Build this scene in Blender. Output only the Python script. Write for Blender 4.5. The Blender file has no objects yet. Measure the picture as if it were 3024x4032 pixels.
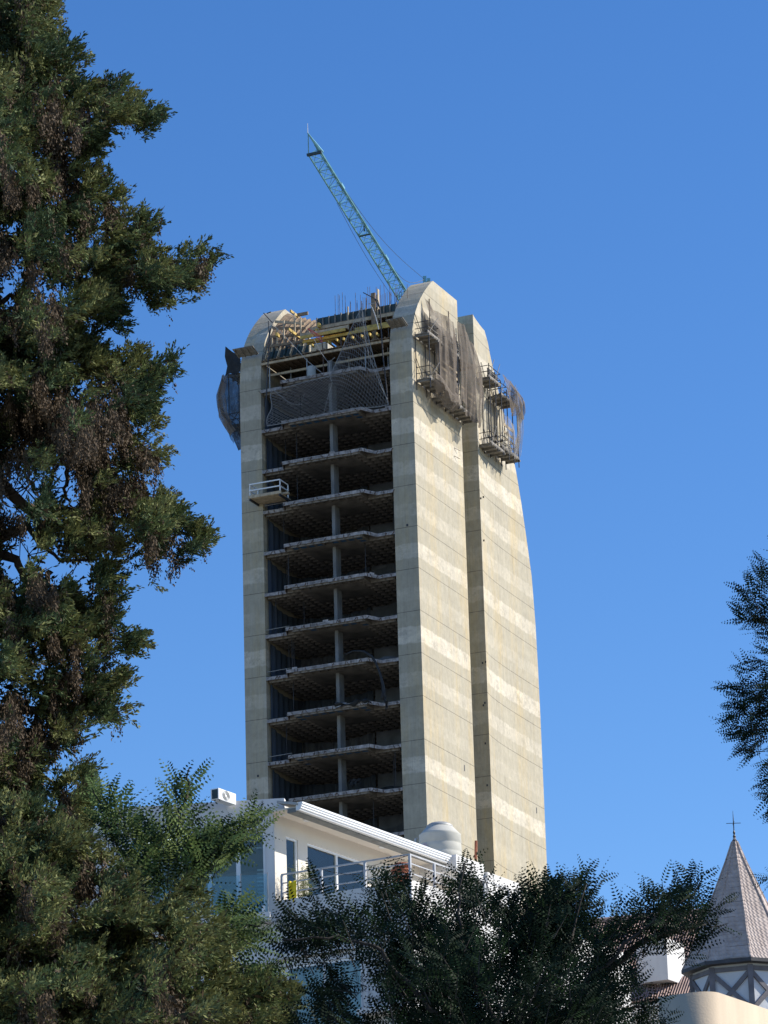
import bpy, math, random
import numpy as np
from mathutils import Vector, Matrix
random.seed(7); rng=np.random.default_rng(11)
C=bpy.context.scene.collection
# ------------------------------------------------------------------ camera, sky, sun, exposure
PITCH=math.radians(18.38); ROLL=math.radians(-1.711); FPX=14000.0
cp,sp=math.cos(PITCH),math.sin(PITCH)
_fw=np.array([0,cp,sp]); _rt=np.array([1.,0,0]); _up=np.array([0,-sp,cp])
cr,sr=math.cos(ROLL),math.sin(ROLL)
_rt2=_rt*cr+_up*sr; _up2=_up*cr-_rt*sr
CAM=np.array([0,0,1.6])
cam_d=bpy.data.cameras.new('camera'); cam=bpy.data.objects.new('camera',cam_d); C.objects.link(cam)
cam_d.sensor_fit='HORIZONTAL'; cam_d.sensor_width=36.0; cam_d.lens=FPX/3024*36.0
cam_d.clip_start=0.5; cam_d.clip_end=9000
M4=Matrix.Identity(4)
for i in range(3):
    M4[i][0]=_rt2[i]; M4[i][1]=_up2[i]; M4[i][2]=-_fw[i]; M4[i][3]=CAM[i]
cam.matrix_world=M4
sc=bpy.context.scene; sc.camera=cam
SUN_AZ=math.radians(83.6); SUN_EL=math.radians(37)
world=bpy.data.worlds.new('World'); sc.world=world; world.use_nodes=True
wn=world.node_tree; bg=wn.nodes['Background']
sky=wn.nodes.new('ShaderNodeTexSky'); sky.sky_type='NISHITA'; sky.sun_disc=False
sky.sun_elevation=SUN_EL; sky.sun_rotation=SUN_AZ; sky.altitude=700; sky.air_density=1.0; sky.dust_density=0.25; sky.ozone_density=3.2
wn.links.new(sky.outputs[0],bg.inputs[0]); bg.inputs[1].default_value=0.134
hs=wn.nodes.new('ShaderNodeHueSaturation'); hs.inputs['Saturation'].default_value=1.26; hs.inputs['Hue'].default_value=.508
wn.links.new(sky.outputs[0],hs.inputs['Color']); wn.links.new(hs.outputs[0],bg.inputs[0])
sun_d=bpy.data.lights.new('sun','SUN'); sun=bpy.data.objects.new('sun',sun_d); C.objects.link(sun)
sun_d.energy=5.0; sun_d.angle=math.radians(0.53); sun_d.color=(1.0,0.94,0.83)
sdir=Vector((math.sin(SUN_AZ)*math.cos(SUN_EL),math.cos(SUN_AZ)*math.cos(SUN_EL),math.sin(SUN_EL)))
sun.rotation_euler=sdir.to_track_quat('Z','Y').to_euler()
sc.view_settings.view_transform='Standard'; sc.view_settings.look='None'
sc.view_settings.exposure=0.42; sc.view_settings.gamma=1.0
sc.render.engine='CYCLES'
try:
    sc.cycles.max_bounces=8; sc.cycles.transparent_max_bounces=24; sc.cycles.diffuse_bounces=4
except Exception: pass

def ray(px,py):
    return _fw+_rt2*((px-1512)/FPX)-_up2*((py-2016)/FPX)
def at(px,py,Y):
    "world point seen at a place of the photograph, Y metres ahead"
    d=ray(px,py); return CAM+d*(Y/d[1])
class Frame:
    def __init__(s,ox,oy,yaw,oz=0.0):
        s.o=np.array([ox,oy,oz]); s.yaw=yaw
        s.u=np.array([math.cos(yaw),math.sin(yaw),0]); s.v=np.array([-math.sin(yaw),math.cos(yaw),0])
    def loc(s,P): P=np.array(P)-s.o; return np.array([P@s.u,P@s.v,P[2]])
    def on(s,px,py,ax,c):
        a=s.loc(CAM); b=s.loc(CAM+ray(px,py))-a
        return a+b*((c-a[ax])/b[ax])
    def Y(s,px,py,Y): return s.loc(at(px,py,Y))
TW=Frame(2.469,253.016,math.radians(-23.64))
HO=at(1616,3357,105.0); HS=Frame(HO[0],HO[1],math.radians(-30))

# ------------------------------------------------------------------ materials
def mat(name,base,rough=0.8,noise=None,bump=None,metal=0.0,spec=0.5):
    m=bpy.data.materials.new(name); m.use_nodes=True; n=m.node_tree; b=n.nodes['Principled BSDF']
    b.inputs['Roughness'].default_value=rough; b.inputs['Metallic'].default_value=metal
    b.inputs['Specular IOR Level'].default_value=spec
    b.inputs['Base Color'].default_value=(*base,1)
    tc=n.nodes.new('ShaderNodeTexCoord')
    if noise:
        sc_,amt,stretch=noise
        mp=n.nodes.new('ShaderNodeMapping'); mp.inputs['Scale'].default_value=(sc_,sc_,sc_*stretch)
        nz=n.nodes.new('ShaderNodeTexNoise'); nz.inputs['Scale'].default_value=1; nz.inputs['Detail'].default_value=5
        cr_=n.nodes.new('ShaderNodeMapRange'); cr_.inputs[1].default_value=.3; cr_.inputs[2].default_value=.7
        cr_.inputs[3].default_value=1-amt; cr_.inputs[4].default_value=1+amt
        mx=n.nodes.new('ShaderNodeVectorMath'); mx.operation='SCALE'; mx.inputs[0].default_value=base
        n.links.new(tc.outputs['Object'],mp.inputs[0]); n.links.new(mp.outputs[0],nz.inputs[0])
        n.links.new(nz.outputs[0],cr_.inputs[0]); n.links.new(cr_.outputs[0],mx.inputs['Scale'])
        n.links.new(mx.outputs[0],b.inputs['Base Color'])
    if bump:
        bs,bd=bump
        nz2=n.nodes.new('ShaderNodeTexNoise'); nz2.inputs['Scale'].default_value=bs; nz2.inputs['Detail'].default_value=4
        bp=n.nodes.new('ShaderNodeBump'); bp.inputs['Distance'].default_value=bd; bp.inputs['Strength'].default_value=.6
        n.links.new(tc.outputs['Object'],nz2.inputs[0]); n.links.new(nz2.outputs[0],bp.inputs['Height']); n.links.new(bp.outputs[0],b.inputs['Normal'])
    return m
class NT:
    def __init__(s,m): s.t=m.node_tree
    def n(s,t,**k):
        x=s.t.nodes.new(t)
        for a,v in k.items():
            if a.startswith('i'): x.inputs[int(a[1:])].default_value=v
            else: setattr(x,a,v)
        return x
    def l(s,a,b): s.t.links.new(a,b)
    def math(s,op,a,b=None,c=None):
        x=s.t.nodes.new('ShaderNodeMath'); x.operation=op
        for i,q in enumerate((a,b,c)):
            if q is None: continue
            if isinstance(q,(int,float)): x.inputs[i].default_value=q
            else: s.l(q,x.inputs[i])
        return x.outputs[0]
    def noise(s,vec,scale,detail=4,rough=.55,dims='3D'):
        x=s.t.nodes.new('ShaderNodeTexNoise'); x.noise_dimensions=dims
        x.inputs['Scale'].default_value=scale; x.inputs['Detail'].default_value=detail; x.inputs['Roughness'].default_value=rough
        if vec is not None: s.l(vec,x.inputs['W'] if dims=='1D' else x.inputs['Vector'])
        return x.outputs[0]
    def rng(s,v,a,b,c,d):
        x=s.t.nodes.new('ShaderNodeMapRange'); s.l(v,x.inputs[0])
        for i,q in enumerate((a,b,c,d)): x.inputs[i+1].default_value=q
        return x.outputs[0]
    def mapv(s,vec,sc_):
        x=s.t.nodes.new('ShaderNodeMapping'); x.inputs['Scale'].default_value=sc_; s.l(vec,x.inputs[0]); return x.outputs[0]
    def mix(s,f,a,b):
        x=s.t.nodes.new('ShaderNodeMix'); x.data_type='RGBA'
        for i,q in ((0,f),(6,a),(7,b)):
            if isinstance(q,(int,float)): x.inputs[i].default_value=q
            elif isinstance(q,tuple): x.inputs[i].default_value=(*q,1)
            else: s.l(q,x.inputs[i])
        return x.outputs[2]

def tower_concrete(name,tone=1.0,grey=False):
    """board-formed concrete poured one storey at a time: every lift has its own tone, a joint line, streaks and ochre stains"""
    m=mat(name,(.4,.4,.38),.85); t=NT(m); b=m.node_tree.nodes['Principled BSDF']
    tc=t.n('ShaderNodeTexCoord').outputs['Object']; sx=t.n('ShaderNodeSeparateXYZ'); t.l(tc,sx.inputs[0])
    x,y,z=sx.outputs
    wob=t.noise(t.mapv(tc,(1.5,1.5,.5)),1.0,7,.65)
    zz=t.math('ADD',z,t.math('MULTIPLY',t.math('SUBTRACT',wob,.5),.55))
    fl=t.math('DIVIDE',t.math('SUBTRACT',zz,87.53),3.3); h=t.math('FRACT',fl); band=t.math('FLOOR',fl)
    wn_=t.n('ShaderNodeTexWhiteNoise',noise_dimensions='1D'); t.l(band,wn_.inputs['W'])
    up_=t.math('ADD',.52,t.math('MULTIPLY',wn_.outputs[0],.12))
    bandv=t.math('MULTIPLY',t.rng(h,.24,.27,0,1),t.math('SUBTRACT',1.0,t.rng(t.math('SUBTRACT',h,up_),0,.03,0,1)))
    lum=t.rng(wn_.outputs[0],0,1,.15,1.15)
    bandv=t.math('MULTIPLY',bandv,lum)
    streak=t.noise(t.mapv(tc,(7,7,.22)),1.0,5,.65)
    fine=t.noise(t.mapv(tc,(2.2,2.2,1.6)),1.0,8,.7)
    big=t.noise(t.mapv(tc,(.25,.25,.12)),1.0,4,.55)
    f=t.math('ADD',t.rng(bandv,0,1,.95,1.06),t.math('MULTIPLY',t.math('SUBTRACT',streak,.5),.42))
    f=t.math('ADD',f,t.math('MULTIPLY',t.math('SUBTRACT',fine,.5),.62))
    f=t.math('ADD',f,t.math('MULTIPLY',t.math('SUBTRACT',big,.5),.25))
    # worn patches with a shape of their own
    pat=t.noise(t.mapv(tc,(.55,.55,1.1)),1.0,9,.75)
    f=t.math('ADD',f,t.math('MULTIPLY',t.math('MULTIPLY',t.rng(pat,.53,.57,0,1),t.math('ADD',bandv,.3)),.13))
    pat2=t.noise(t.mapv(tc,(1.1,1.1,1.3)),1.0,9,.8)
    f=t.math('SUBTRACT',f,t.math('MULTIPLY',t.math('MULTIPLY',t.rng(pat2,.52,.56,0,1),t.math('ADD',bandv,.15)),.17))
    base=(.40*tone,.358*tone,.27*tone) if not grey else (.335*tone,.335*tone,.32*tone)
    light=(.50*tone,.45*tone,.36*tone) if not grey else (.41*tone,.405*tone,.385*tone)
    col=t.mix(t.rng(bandv,0,1,0,1),base,light)
    stn=t.noise(t.mapv(tc,(.5,.5,.085)),1.0,6,.6); stn2=t.noise(t.mapv(tc,(3.,3.,.5)),1.0,6,.7)
    sm=t.math('MULTIPLY',t.rng(stn,.47,.64,0,1),t.rng(stn2,.35,.65,.2,1))
    col=t.mix(t.math('MULTIPLY',sm,.7 if not grey else .15),col,(.50*tone,.385*tone,.20*tone))
    # joints
    jf=t.math('FRACT',t.math('DIVIDE',t.math('SUBTRACT',z,87.53-.02),3.3))
    jl=t.math('LESS_THAN',jf,.013)
    # formwork panel seams: vertical, faint, in some lifts only
    sh=t.math('FRACT',t.math('DIVIDE',t.math('ADD',x,t.math('ADD',y,t.math('MULTIPLY',wn_.outputs[0],1.3))),1.22))
    vs=t.math('MULTIPLY',t.math('LESS_THAN',sh,.025),t.math('GREATER_THAN',wn_.outputs[0],.45))
    brk=t.rng(t.noise(t.mapv(tc,(3,3,.7)),1.0,3),.45,.6,0,1)
    f=t.math('SUBTRACT',f,t.math('MULTIPLY',jl,.55)); f=t.math('SUBTRACT',f,t.math('MULTIPLY',t.math('MULTIPLY',vs,brk),.30))
    # tie holes
    vm=t.n('ShaderNodeVectorMath',operation='SCALE'); t.l(col,vm.inputs[0]); t.l(f,vm.inputs['Scale'])
    t.l(vm.outputs[0],b.inputs['Base Color'])
    bp=t.n('ShaderNodeBump'); bp.inputs['Distance'].default_value=.03; bp.inputs['Strength'].default_value=.5
    t.l(t.math('ADD',streak,t.math('SUBTRACT',fine,t.math('MULTIPLY',jl,2.0))),bp.inputs['Height']); t.l(bp.outputs[0],b.inputs['Normal'])
    return m
MT={}
MT['conc']=tower_concrete('pale board-formed concrete'); MT['concg']=tower_concrete('grey board-formed concrete',1.0,True)
MT['soffit']=mat('waffle soffit',(.155,.14,.12),.9,(1.3,.35,1),(6,.02))  # tone lowered so the rib undersides look shaded
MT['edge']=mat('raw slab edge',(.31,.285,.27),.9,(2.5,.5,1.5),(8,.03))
MT['column']=mat('grey column concrete',(.19,.19,.185),.85,(1.5,.3,.5),(8,.02))
MT['dark']=mat('dark interior wall',(.15,.17,.205),.95,(.8,.35,1))
MT['blackcloth']=mat('black tarpaulin',(.018,.02,.022),.8,(3,.4,1),(5,.05))
MT['blue']=mat('blue plastic pan',(.02,.09,.20),.5,(4,.3,1))
MT['wood']=mat('weathered formwork timber',(.23,.165,.105),.8,(3.5,.35,.6),(20,.01))
MT['woodlt']=mat('pale plank',(.46,.37,.25),.8,(3.5,.3,.6),(20,.01))
MT['woodgr']=mat('grey scaffold board',(.22,.20,.175),.85,(4,.4,1),(20,.01))
MT['yellow']=mat('yellow formwork beam',(.52,.36,.09),.7,(3,.3,1),(20,.01))
MT['formface']=mat('dark green form face',(.02,.045,.05),.6,(2,.4,1))
MT['steel']=mat('galvanised steel',(.42,.44,.45),.5,(4,.25,1),metal=.3)
MT['dsteel']=mat('dark steel tube',(.035,.035,.04),.6,(5,.3,1))
MT['rust']=mat('rusty bar',(.095,.06,.045),.8,(5,.4,1))
MT['red']=mat('red painted steel',(.42,.09,.07),.55,(4,.3,1))
MT['crane']=mat('turquoise crane paint',(.15,.37,.45),.5,(1.5,.3,1),(9,.005))
MT['craned']=mat('dark crane metal',(.03,.06,.07),.6,(3,.3,1))
MT['cable']=mat('steel cable',(.10,.12,.15),.6,(4,.1,1))
MT['netcord']=mat('dark grey net cord',(.25,.25,.25),.9,(9,.2,1))
MT['rope']=mat('grey rope',(.36,.35,.33),.9,(9,.2,1))
MT['plaster']=mat('white house plaster',(.66,.645,.625),.88,(2.2,.10,.16),(14,.006))
MT['plasterc']=mat('cream house plaster',(.70,.64,.55),.85,(.5,.05,.8),(14,.006))
MT['white']=mat('white aluminium',(.80,.80,.79),.35,(2,.04,1))
MT['grey']=mat('grey sheet metal',(.36,.36,.345),.55,(3,.2,1),metal=.2)
MT['greyd']=mat('dark grey corrugated eave',(.17,.175,.165),.7,(3,.2,1))
MT['rail']=mat('grey painted rail',(.45,.45,.46),.5,(4,.12,1))
MT['tank']=mat('grey plastic tank',(.46,.45,.40),.75,(2,.1,1))
MT['terra']=mat('terracotta pot',(.34,.11,.055),.8,(6,.25,1),(20,.01))
MT['yell']=mat('yellow cloth',(.80,.60,.02),.8,(6,.2,1),(12,.02))
MT['curtain']=mat('pale curtain',(.55,.58,.60),.9,(3,.15,.3))
MT['room']=mat('room paint',(.62,.63,.60),.9,(1,.1,1))
MT['roomd']=mat('room furniture',(.10,.11,.12),.8,(3,.3,1))
MT['beige']=mat('beige render',(.50,.405,.295),.9,(2.,.09,.2),(20,.008))
MT['timber']=mat('grey half-timber paint',(.155,.145,.155),.85,(3,.25,1),(15,.01))
MT['infill']=mat('white infill plaster',(.62,.63,.65),.9,(1.5,.08,1),(12,.01))
MT['iron']=mat('black wrought iron',(.02,.02,.022),.5,(8,.2,1))
MT['fascia']=mat('dark eave board',(.045,.045,.05),.6,(4,.3,1))
MT['bark']=mat('dark bark',(.030,.026,.022),.95,(9,.45,.35),(25,.02))
MT['barkc']=mat('cypress bark',(.15,.115,.09),.95,(9,.45,.35),(25,.02))
MT['stone']=mat('foundation stone',(.30,.28,.25),.9,(1,.3,1),(6,.05))

def glassmat(name,tint,op):
    m=bpy.data.materials.new(name); m.use_nodes=True; n=m.node_tree; n.nodes.clear(); t=NT(m)
    o=t.n('ShaderNodeOutputMaterial'); g=t.n('ShaderNodeBsdfGlossy'); g.inputs['Roughness'].default_value=.02; g.inputs[0].default_value=(.75,.75,.70,1)
    tr=t.n('ShaderNodeBsdfTransparent'); tr.inputs[0].default_value=(*tint,1)
    fr=t.n('ShaderNodeFresnel'); fr.inputs[0].default_value=1.5
    tc=t.n('ShaderNodeTexCoord').outputs['Object']
    f=t.math('ADD',t.math('MULTIPLY',fr.outputs[0],1.0),t.math('MULTIPLY',t.noise(t.mapv(tc,(.6,.6,.6)),1.0,2),op))
    mx=t.n('ShaderNodeMixShader'); t.l(f,mx.inputs[0]); t.l(tr.outputs[0],mx.inputs[1]); t.l(g.outputs[0],mx.inputs[2]); t.l(mx.outputs[0],o.inputs[0])
    return m
MT['glass']=glassmat('bluish window glass',(.84,.92,.92),.05)
MT['glassr']=glassmat('balustrade glass',(.80,.90,.92),.08)
def netmat(name,colr,lo,hi):
    m=mat(name,colr,.9); n=m.node_tree; t=NT(m); b=n.nodes['Principled BSDF']; o=n.nodes['Material Output']
    tr=t.n('ShaderNodeBsdfTransparent'); mx=t.n('ShaderNodeMixShader')
    tl=t.n('ShaderNodeBsdfTranslucent'); tl.inputs[0].default_value=(*colr,1)
    m2=t.n('ShaderNodeMixShader'); m2.inputs[0].default_value=.35; t.l(b.outputs[0],m2.inputs[1]); t.l(tl.outputs[0],m2.inputs[2])
    tc=t.n('ShaderNodeTexCoord').outputs['Object']
    a=t.rng(t.noise(t.mapv(tc,(1.3,1.3,.7)),1.0,6,.7),.35,.65,lo,hi)
    t.l(a,mx.inputs[0]); t.l(tr.outputs[0],mx.inputs[1]); t.l(m2.outputs[0],mx.inputs[2]); t.l(mx.outputs[0],o.inputs[0])
    return m
MT['net']=netmat('brown grey debris net',(.23,.19,.155),.45,.95)
MT['netl']=netmat('thin pale debris net',(.42,.39,.36),.22,.55)
MT['netd']=netmat('black shade net',(.06,.065,.07),.45,.85)
MT['intnet']=netmat('dark grey screen net',(.10,.13,.18),.93,.99)
MT['ribface_lit']=mat('sky-lit rib face concrete',(.23,.21,.19),.85,(3,.35,1))  # lighter copy of the soffit concrete, skylight painted into the colour
MT['intnet2']=netmat('worn grey screen net',(.17,.19,.225),.9,.99)
MT['coffer']=mat('coffer ceiling with painted shade',(.10,.09,.085),.9,(1.3,.35,1))  # same concrete, darkened to imitate the shade up in the coffers
def leafmat(name,a,b_,trans=.25,bright=1.0):
    m=bpy.data.materials.new(name); m.use_nodes=True; n=m.node_tree; n.nodes.clear(); t=NT(m)
    o=t.n('ShaderNodeOutputMaterial'); d=t.n('ShaderNodeBsdfPrincipled'); d.inputs['Roughness'].default_value=.55; d.inputs['Specular IOR Level'].default_value=.05
    tl=t.n('ShaderNodeBsdfTranslucent'); mx=t.n('ShaderNodeMixShader'); mx.inputs[0].default_value=trans
    tc=t.n('ShaderNodeTexCoord').outputs['Object']
    f=t.rng(t.noise(t.mapv(tc,(5,5,5)),1.0,3),.35,.65,0,1)
    col=t.mix(f,a,b_); t.l(col,d.inputs['Base Color']); t.l(col,tl.inputs[0])
    t.l(d.outputs[0],mx.inputs[1]); t.l(tl.outputs[0],mx.inputs[2]); t.l(mx.outputs[0],o.inputs[0]); return m
MT['cyp0']=leafmat('cypress shade green',(.030,.045,.026),(.045,.062,.034),.08)  # very dark copy of the green, painted shade for the crown's depth
MT['cyp1']=leafmat('cypress dark green',(.045,.072,.038),(.075,.108,.052),.14)
MT['cyp2']=leafmat('cypress mid green',(.100,.130,.052),(.150,.185,.072),.14)
MT['cyp3']=leafmat('cypress olive green',(.155,.170,.065),(.215,.225,.090),.14)
MT['cypb']=leafmat('cypress brown catkins',(.080,.058,.038),(.155,.115,.078),.1)
MT['cypb2']=leafmat('cypress dark brown cones',(.050,.036,.022),(.090,.064,.040),.1)
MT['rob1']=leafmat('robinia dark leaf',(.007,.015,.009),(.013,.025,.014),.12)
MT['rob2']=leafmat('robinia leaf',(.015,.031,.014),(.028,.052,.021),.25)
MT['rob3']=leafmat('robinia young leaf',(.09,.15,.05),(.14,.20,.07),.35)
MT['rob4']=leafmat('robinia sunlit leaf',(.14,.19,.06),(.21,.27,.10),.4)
MT['potleaf']=leafmat('terrace plant leaf',(.14,.17,.06),(.20,.22,.10),.3)

# ------------------------------------------------------------------ mesh helpers
class MB:
    def __init__(s): s.v=[]; s.f=[]; s.mi=[]
    def add(s,vs,fs,mi=0):
        k=len(s.v); s.v+= [tuple(map(float,p)) for p in vs]; s.f+=[tuple(i+k for i in f) for f in fs]; s.mi+=[mi]*len(fs); return s
    def box(s,x0,x1,y0,y1,z0,z1,mi=0):
        return s.add([(x0,y0,z0),(x1,y0,z0),(x1,y1,z0),(x0,y1,z0),(x0,y0,z1),(x1,y0,z1),(x1,y1,z1),(x0,y1,z1)],
          [(3,2,1,0),(4,5,6,7),(0,1,5,4),(1,2,6,5),(2,3,7,6),(3,0,4,7)],mi)
    def beam(s,p,q,w,h=None,up=(0,0,1),mi=0):
        h=h or w; p=Vector(p);q=Vector(q);d=(q-p).normalized();u=Vector(up)
        if abs(d.dot(u))>.98: u=Vector((1,0,0))
        a=d.cross(u).normalized()*w/2; b=a.cross(d).normalized()*h/2
        return s.add([p-a-b,p+a-b,p+a+b,p-a+b,q-a-b,q+a-b,q+a+b,q-a+b],[(3,2,1,0),(4,5,6,7),(0,1,5,4),(1,2,6,5),(2,3,7,6),(3,0,4,7)],mi)
    def tube(s,pts,r,n=8,mi=0,cap=True):
        pts=[Vector(p) for p in pts]; rs=r if isinstance(r,(list,tuple)) else [r]*len(pts); vs=[];fs=[]
        for i,p in enumerate(pts):
            d=(pts[min(i+1,len(pts)-1)]-pts[max(i-1,0)]).normalized(); u=Vector((0,0,1)) if abs(d.z)<.9 else Vector((1,0,0))
            a=d.cross(u).normalized(); b=a.cross(d)
            for k in range(n):
                an=2*math.pi*k/n; vs.append(p+(a*math.cos(an)+b*math.sin(an))*rs[i])
        for i in range(len(pts)-1):
            for k in range(n): fs.append((i*n+k,i*n+(k+1)%n,(i+1)*n+(k+1)%n,(i+1)*n+k))
        if cap: fs.append(tuple(range(n-1,-1,-1))); fs.append(tuple(range((len(pts)-1)*n,len(pts)*n)))
        return s.add(vs,fs,mi)
    def prism(s,poly,ax,c0,c1,mi=0):
        "polygon in the two other axes extruded along ax"
        def P(a,b,c): l=[a,b]; l.insert(ax,c); return tuple(l)
        n=len(poly)
        vs=[P(a,b,c0) for a,b in poly]+[P(a,b,c1) for a,b in poly]
        fs=[tuple(range(n-1,-1,-1)),tuple(range(n,2*n))]+[(i,(i+1)%n,n+(i+1)%n,n+i) for i in range(n)]
        return s.add(vs,fs,mi)
    def lathe(s,prof,cx,cy,n=32,mi=0):
        vs=[];fs=[]
        for r,z in prof:
            for k in range(n): a=2*math.pi*k/n; vs.append((cx+r*math.cos(a),cy+r*math.sin(a),z))
        for i in range(len(prof)-1):
            for k in range(n): fs.append((i*n+k,i*n+(k+1)%n,(i+1)*n+(k+1)%n,(i+1)*n+k))
        return s.add(vs,fs,mi)
    def grid(s,fn,nu,nv,mi=0):
        vs=[fn(i/nu,j/nv) for j in range(nv+1) for i in range(nu+1)]
        return s.add(vs,[(j*(nu+1)+i,j*(nu+1)+i+1,(j+1)*(nu+1)+i+1,(j+1)*(nu+1)+i) for j in range(nv) for i in range(nu)],mi)
    def build(s,name,m,parent=None,smooth=False,bevel=0,label=None):
        me=bpy.data.meshes.new(name); me.from_pydata(s.v,[],s.f); 
        ms=m if isinstance(m,(list,tuple)) else [m]
        for q in ms: me.materials.append(MT[q] if isinstance(q,str) else q)
        if len(ms)>1: me.polygons.foreach_set('material_index',s.mi)
        import bmesh
        bm=bmesh.new(); bm.from_mesh(me); bmesh.ops.recalc_face_normals(bm,faces=bm.faces); bm.to_mesh(me); bm.free()
        if smooth: me.polygons.foreach_set('use_smooth',[True]*len(me.polygons))
        me.update(); o=bpy.data.objects.new(name,me); C.objects.link(o)
        if parent: o.parent=parent
        if bevel:
            bv=o.modifiers.new('bevel','BEVEL'); bv.width=bevel; bv.segments=2; bv.limit_method='ANGLE'
        if label: o['label']=label
        return o
def thing(name,label,cat,loc=(0,0,0),yaw=0,group=None,frame=None):
    o=bpy.data.objects.new(name,None); C.objects.link(o); o.location=loc; o.rotation_euler=(0,0,yaw)
    o.empty_display_size=.5; o['label']=label; o['category']=cat
    if group: o['group']=group
    return o
def tag(o,label,cat,group=None,kind=None):
    if label: o['label']=label
    if cat: o['category']=cat
    if group: o['group']=group
    if kind: o['kind']=kind
    return o
class Local:
    "lets a thing stand at its own base while its parts are given in a building's frame"
    def __init__(s,fr,base): s.fr=fr; s.b=base
def fthing(fr,base,name,label,cat,group=None):
    "base is given in the frame fr; parts are given in fr too and shifted by Off"
    w=fr.o+fr.u*base[0]+fr.v*base[1]+np.array([0,0,base[2]])
    return thing(name,label,cat,tuple(w),fr.yaw,group)
def shift(mb,base):
    mb.v=[(x-base[0],y-base[1],z-base[2]) for x,y,z in mb.v]; return mb

# ------------------------------------------------------------------ ground
def hz(x,y):
    def ss(a,b,t): t=max(0,min(1,(t-a)/(b-a))); return t*t*(3-2*t)
    r=math.hypot(x,y)
    return 11*ss(35,92,y)+19*ss(130,235,y)+25*ss(300,900,r)*(.6+.4*math.sin(x*.003+1))
b=MB(); xs=sorted(set([-3000,-1500,-800,-400]+list(range(-200,201,10))+[400,800,1500,3000])); ys=sorted(set([-3000,-1500,-700,-300,-100]+list(range(-40,321,10))+[450,700,1000,1600,3000]))
vs=[(x,y,hz(x,y)) for y in ys for x in xs]; nx=len(xs)
b.add(vs,[(j*nx+i,j*nx+i+1,(j+1)*nx+i+1,(j+1)*nx+i) for j in range(len(ys)-1) for i in range(nx-1)])
MT['ground']=mat('dry grass ground',(.17,.16,.125),.95,(.35,.35,1),(3,.05))
tag(b.build('ground','ground',smooth=True),None,None,kind='structure')
b=MB(); b.grid(lambda s,t:(-60+120*s,-9+14*t,hz(-60+120*s,-9+14*t)+.03),12,2)
MT['asphalt']=mat('asphalt',(.05,.05,.052),.9,(1.5,.2,1),(30,.01)); tag(b.build('road','asphalt'),None,None,kind='structure')

# ================================================================== THE TOWER
GZ=30.0; TB=(0,0,0)
tower=thing('concrete_tower','unfinished grey concrete high-rise shell with curved shoulder walls, open floors in front','tower',(TW.o[0],TW.o[1],GZ),TW.yaw)
def tb(mb,name,m,parent=None,**k):
    "a mesh given in tower coordinates (x along the facade, y back, z above sea) under the tower"
    return shift(mb,(0,0,GZ)).build(name,m,parent if parent is not None else tower,**k)
arch=[(.0,98.4),(.1,99.3),(.3,100.4),(.62,101.3),(1.0,102.1),(1.5,102.85),(2.1,103.6),(2.8,104.35),(3.5,105.0),(4.2,105.62),(4.7,105.95)]
def plate(x0,x1,outline,name,m,ncut=0,lab=None):
    mb=MB(); mb.prism(outline,0,x0,x1); return tb(mb,name,m,label=lab)
front=[(0,GZ)]+arch+[(9.45,105.98),(9.45,GZ)]
# right wall: the outer (sunlit) face is a pale concrete, a thin skin of the same pour
plate(-1.86,0,front,'side_wall','conc')
plate(-14.60,-12.80,[(0,GZ)]+arch[:-1]+[(4.75,106.0),(9.45,106.0),(9.45,GZ)],'side_wall','conc')
# rear wall pieces, the right one bowed in plan and in profile
prof=[(12.70,GZ),(12.70,105.95),(15.93,105.72),(16.63,104.93),(17.19,103.77),(18.1,102.4),(19.35,100.2),(20.6,98.0),(21.9,95.57),(22.75,93.2),(23.6,90.35),(24.4,87.35),(24.8,83.4),(24.95,79.4),(25.0,75.7),(25.0,64),(25.0,GZ)]
def bow(y): return -.48*(1-math.exp(-max(0,y-12.7)/2.6))
def yend(z):
    p=prof[2:]
    if z>=p[0][1]: return p[0][0]
    for a,c in zip(p,p[1:]):
        if c[1]<=z<=a[1]: return a[0]+(c[0]-a[0])*(a[1]-z)/(a[1]-c[1])
    return 25.0
def rear(xo,sgn,name):
    mb=MB(); zs=[GZ,45,58,64,70,75.7,79.4,83.4,87.35,90.35,93.2,95.57,98,100.2,102.4,103.77,104.93,105.72]; nu=14
    for side in (0,1):
        vs=[]
        for z in zs:
            ye=yend(z)
            for i in range(nu+1):
                y=12.7+(ye-12.7)*i/nu; zt=z+(0.23*(1-i/nu) if z==zs[-1] else 0)
                vs.append((xo+sgn*bow(y) - sgn*(1.8 if side else 0), y, zt))
        fs=[(j*(nu+1)+i,j*(nu+1)+i+1,(j+1)*(nu+1)+i+1,(j+1)*(nu+1)+i) for j in range(len(zs)-1) for i in range(nu)]
        if side: fs=[f[::-1] for f in fs]
        mb.add(vs,fs)
    n1=len(zs)*(nu+1); N=nu+1; L=len(zs)
    cf=[(j*N,n1+j*N,n1+(j+1)*N,(j+1)*N) for j in range(L-1)]+[(j*N+nu,(j+1)*N+nu,n1+(j+1)*N+nu,n1+j*N+nu) for j in range(L-1)]
    cf+=[((L-1)*N+i,(L-1)*N+i+1,n1+(L-1)*N+i+1,n1+(L-1)*N+i) for i in range(nu)]
    mb.f+=cf; mb.mi+=[0]*len(cf)
    return tb(mb,name,'conc')
rear(0,1,'rear_side_wall'); rear(-14.6,-1,'rear_side_wall')
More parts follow.
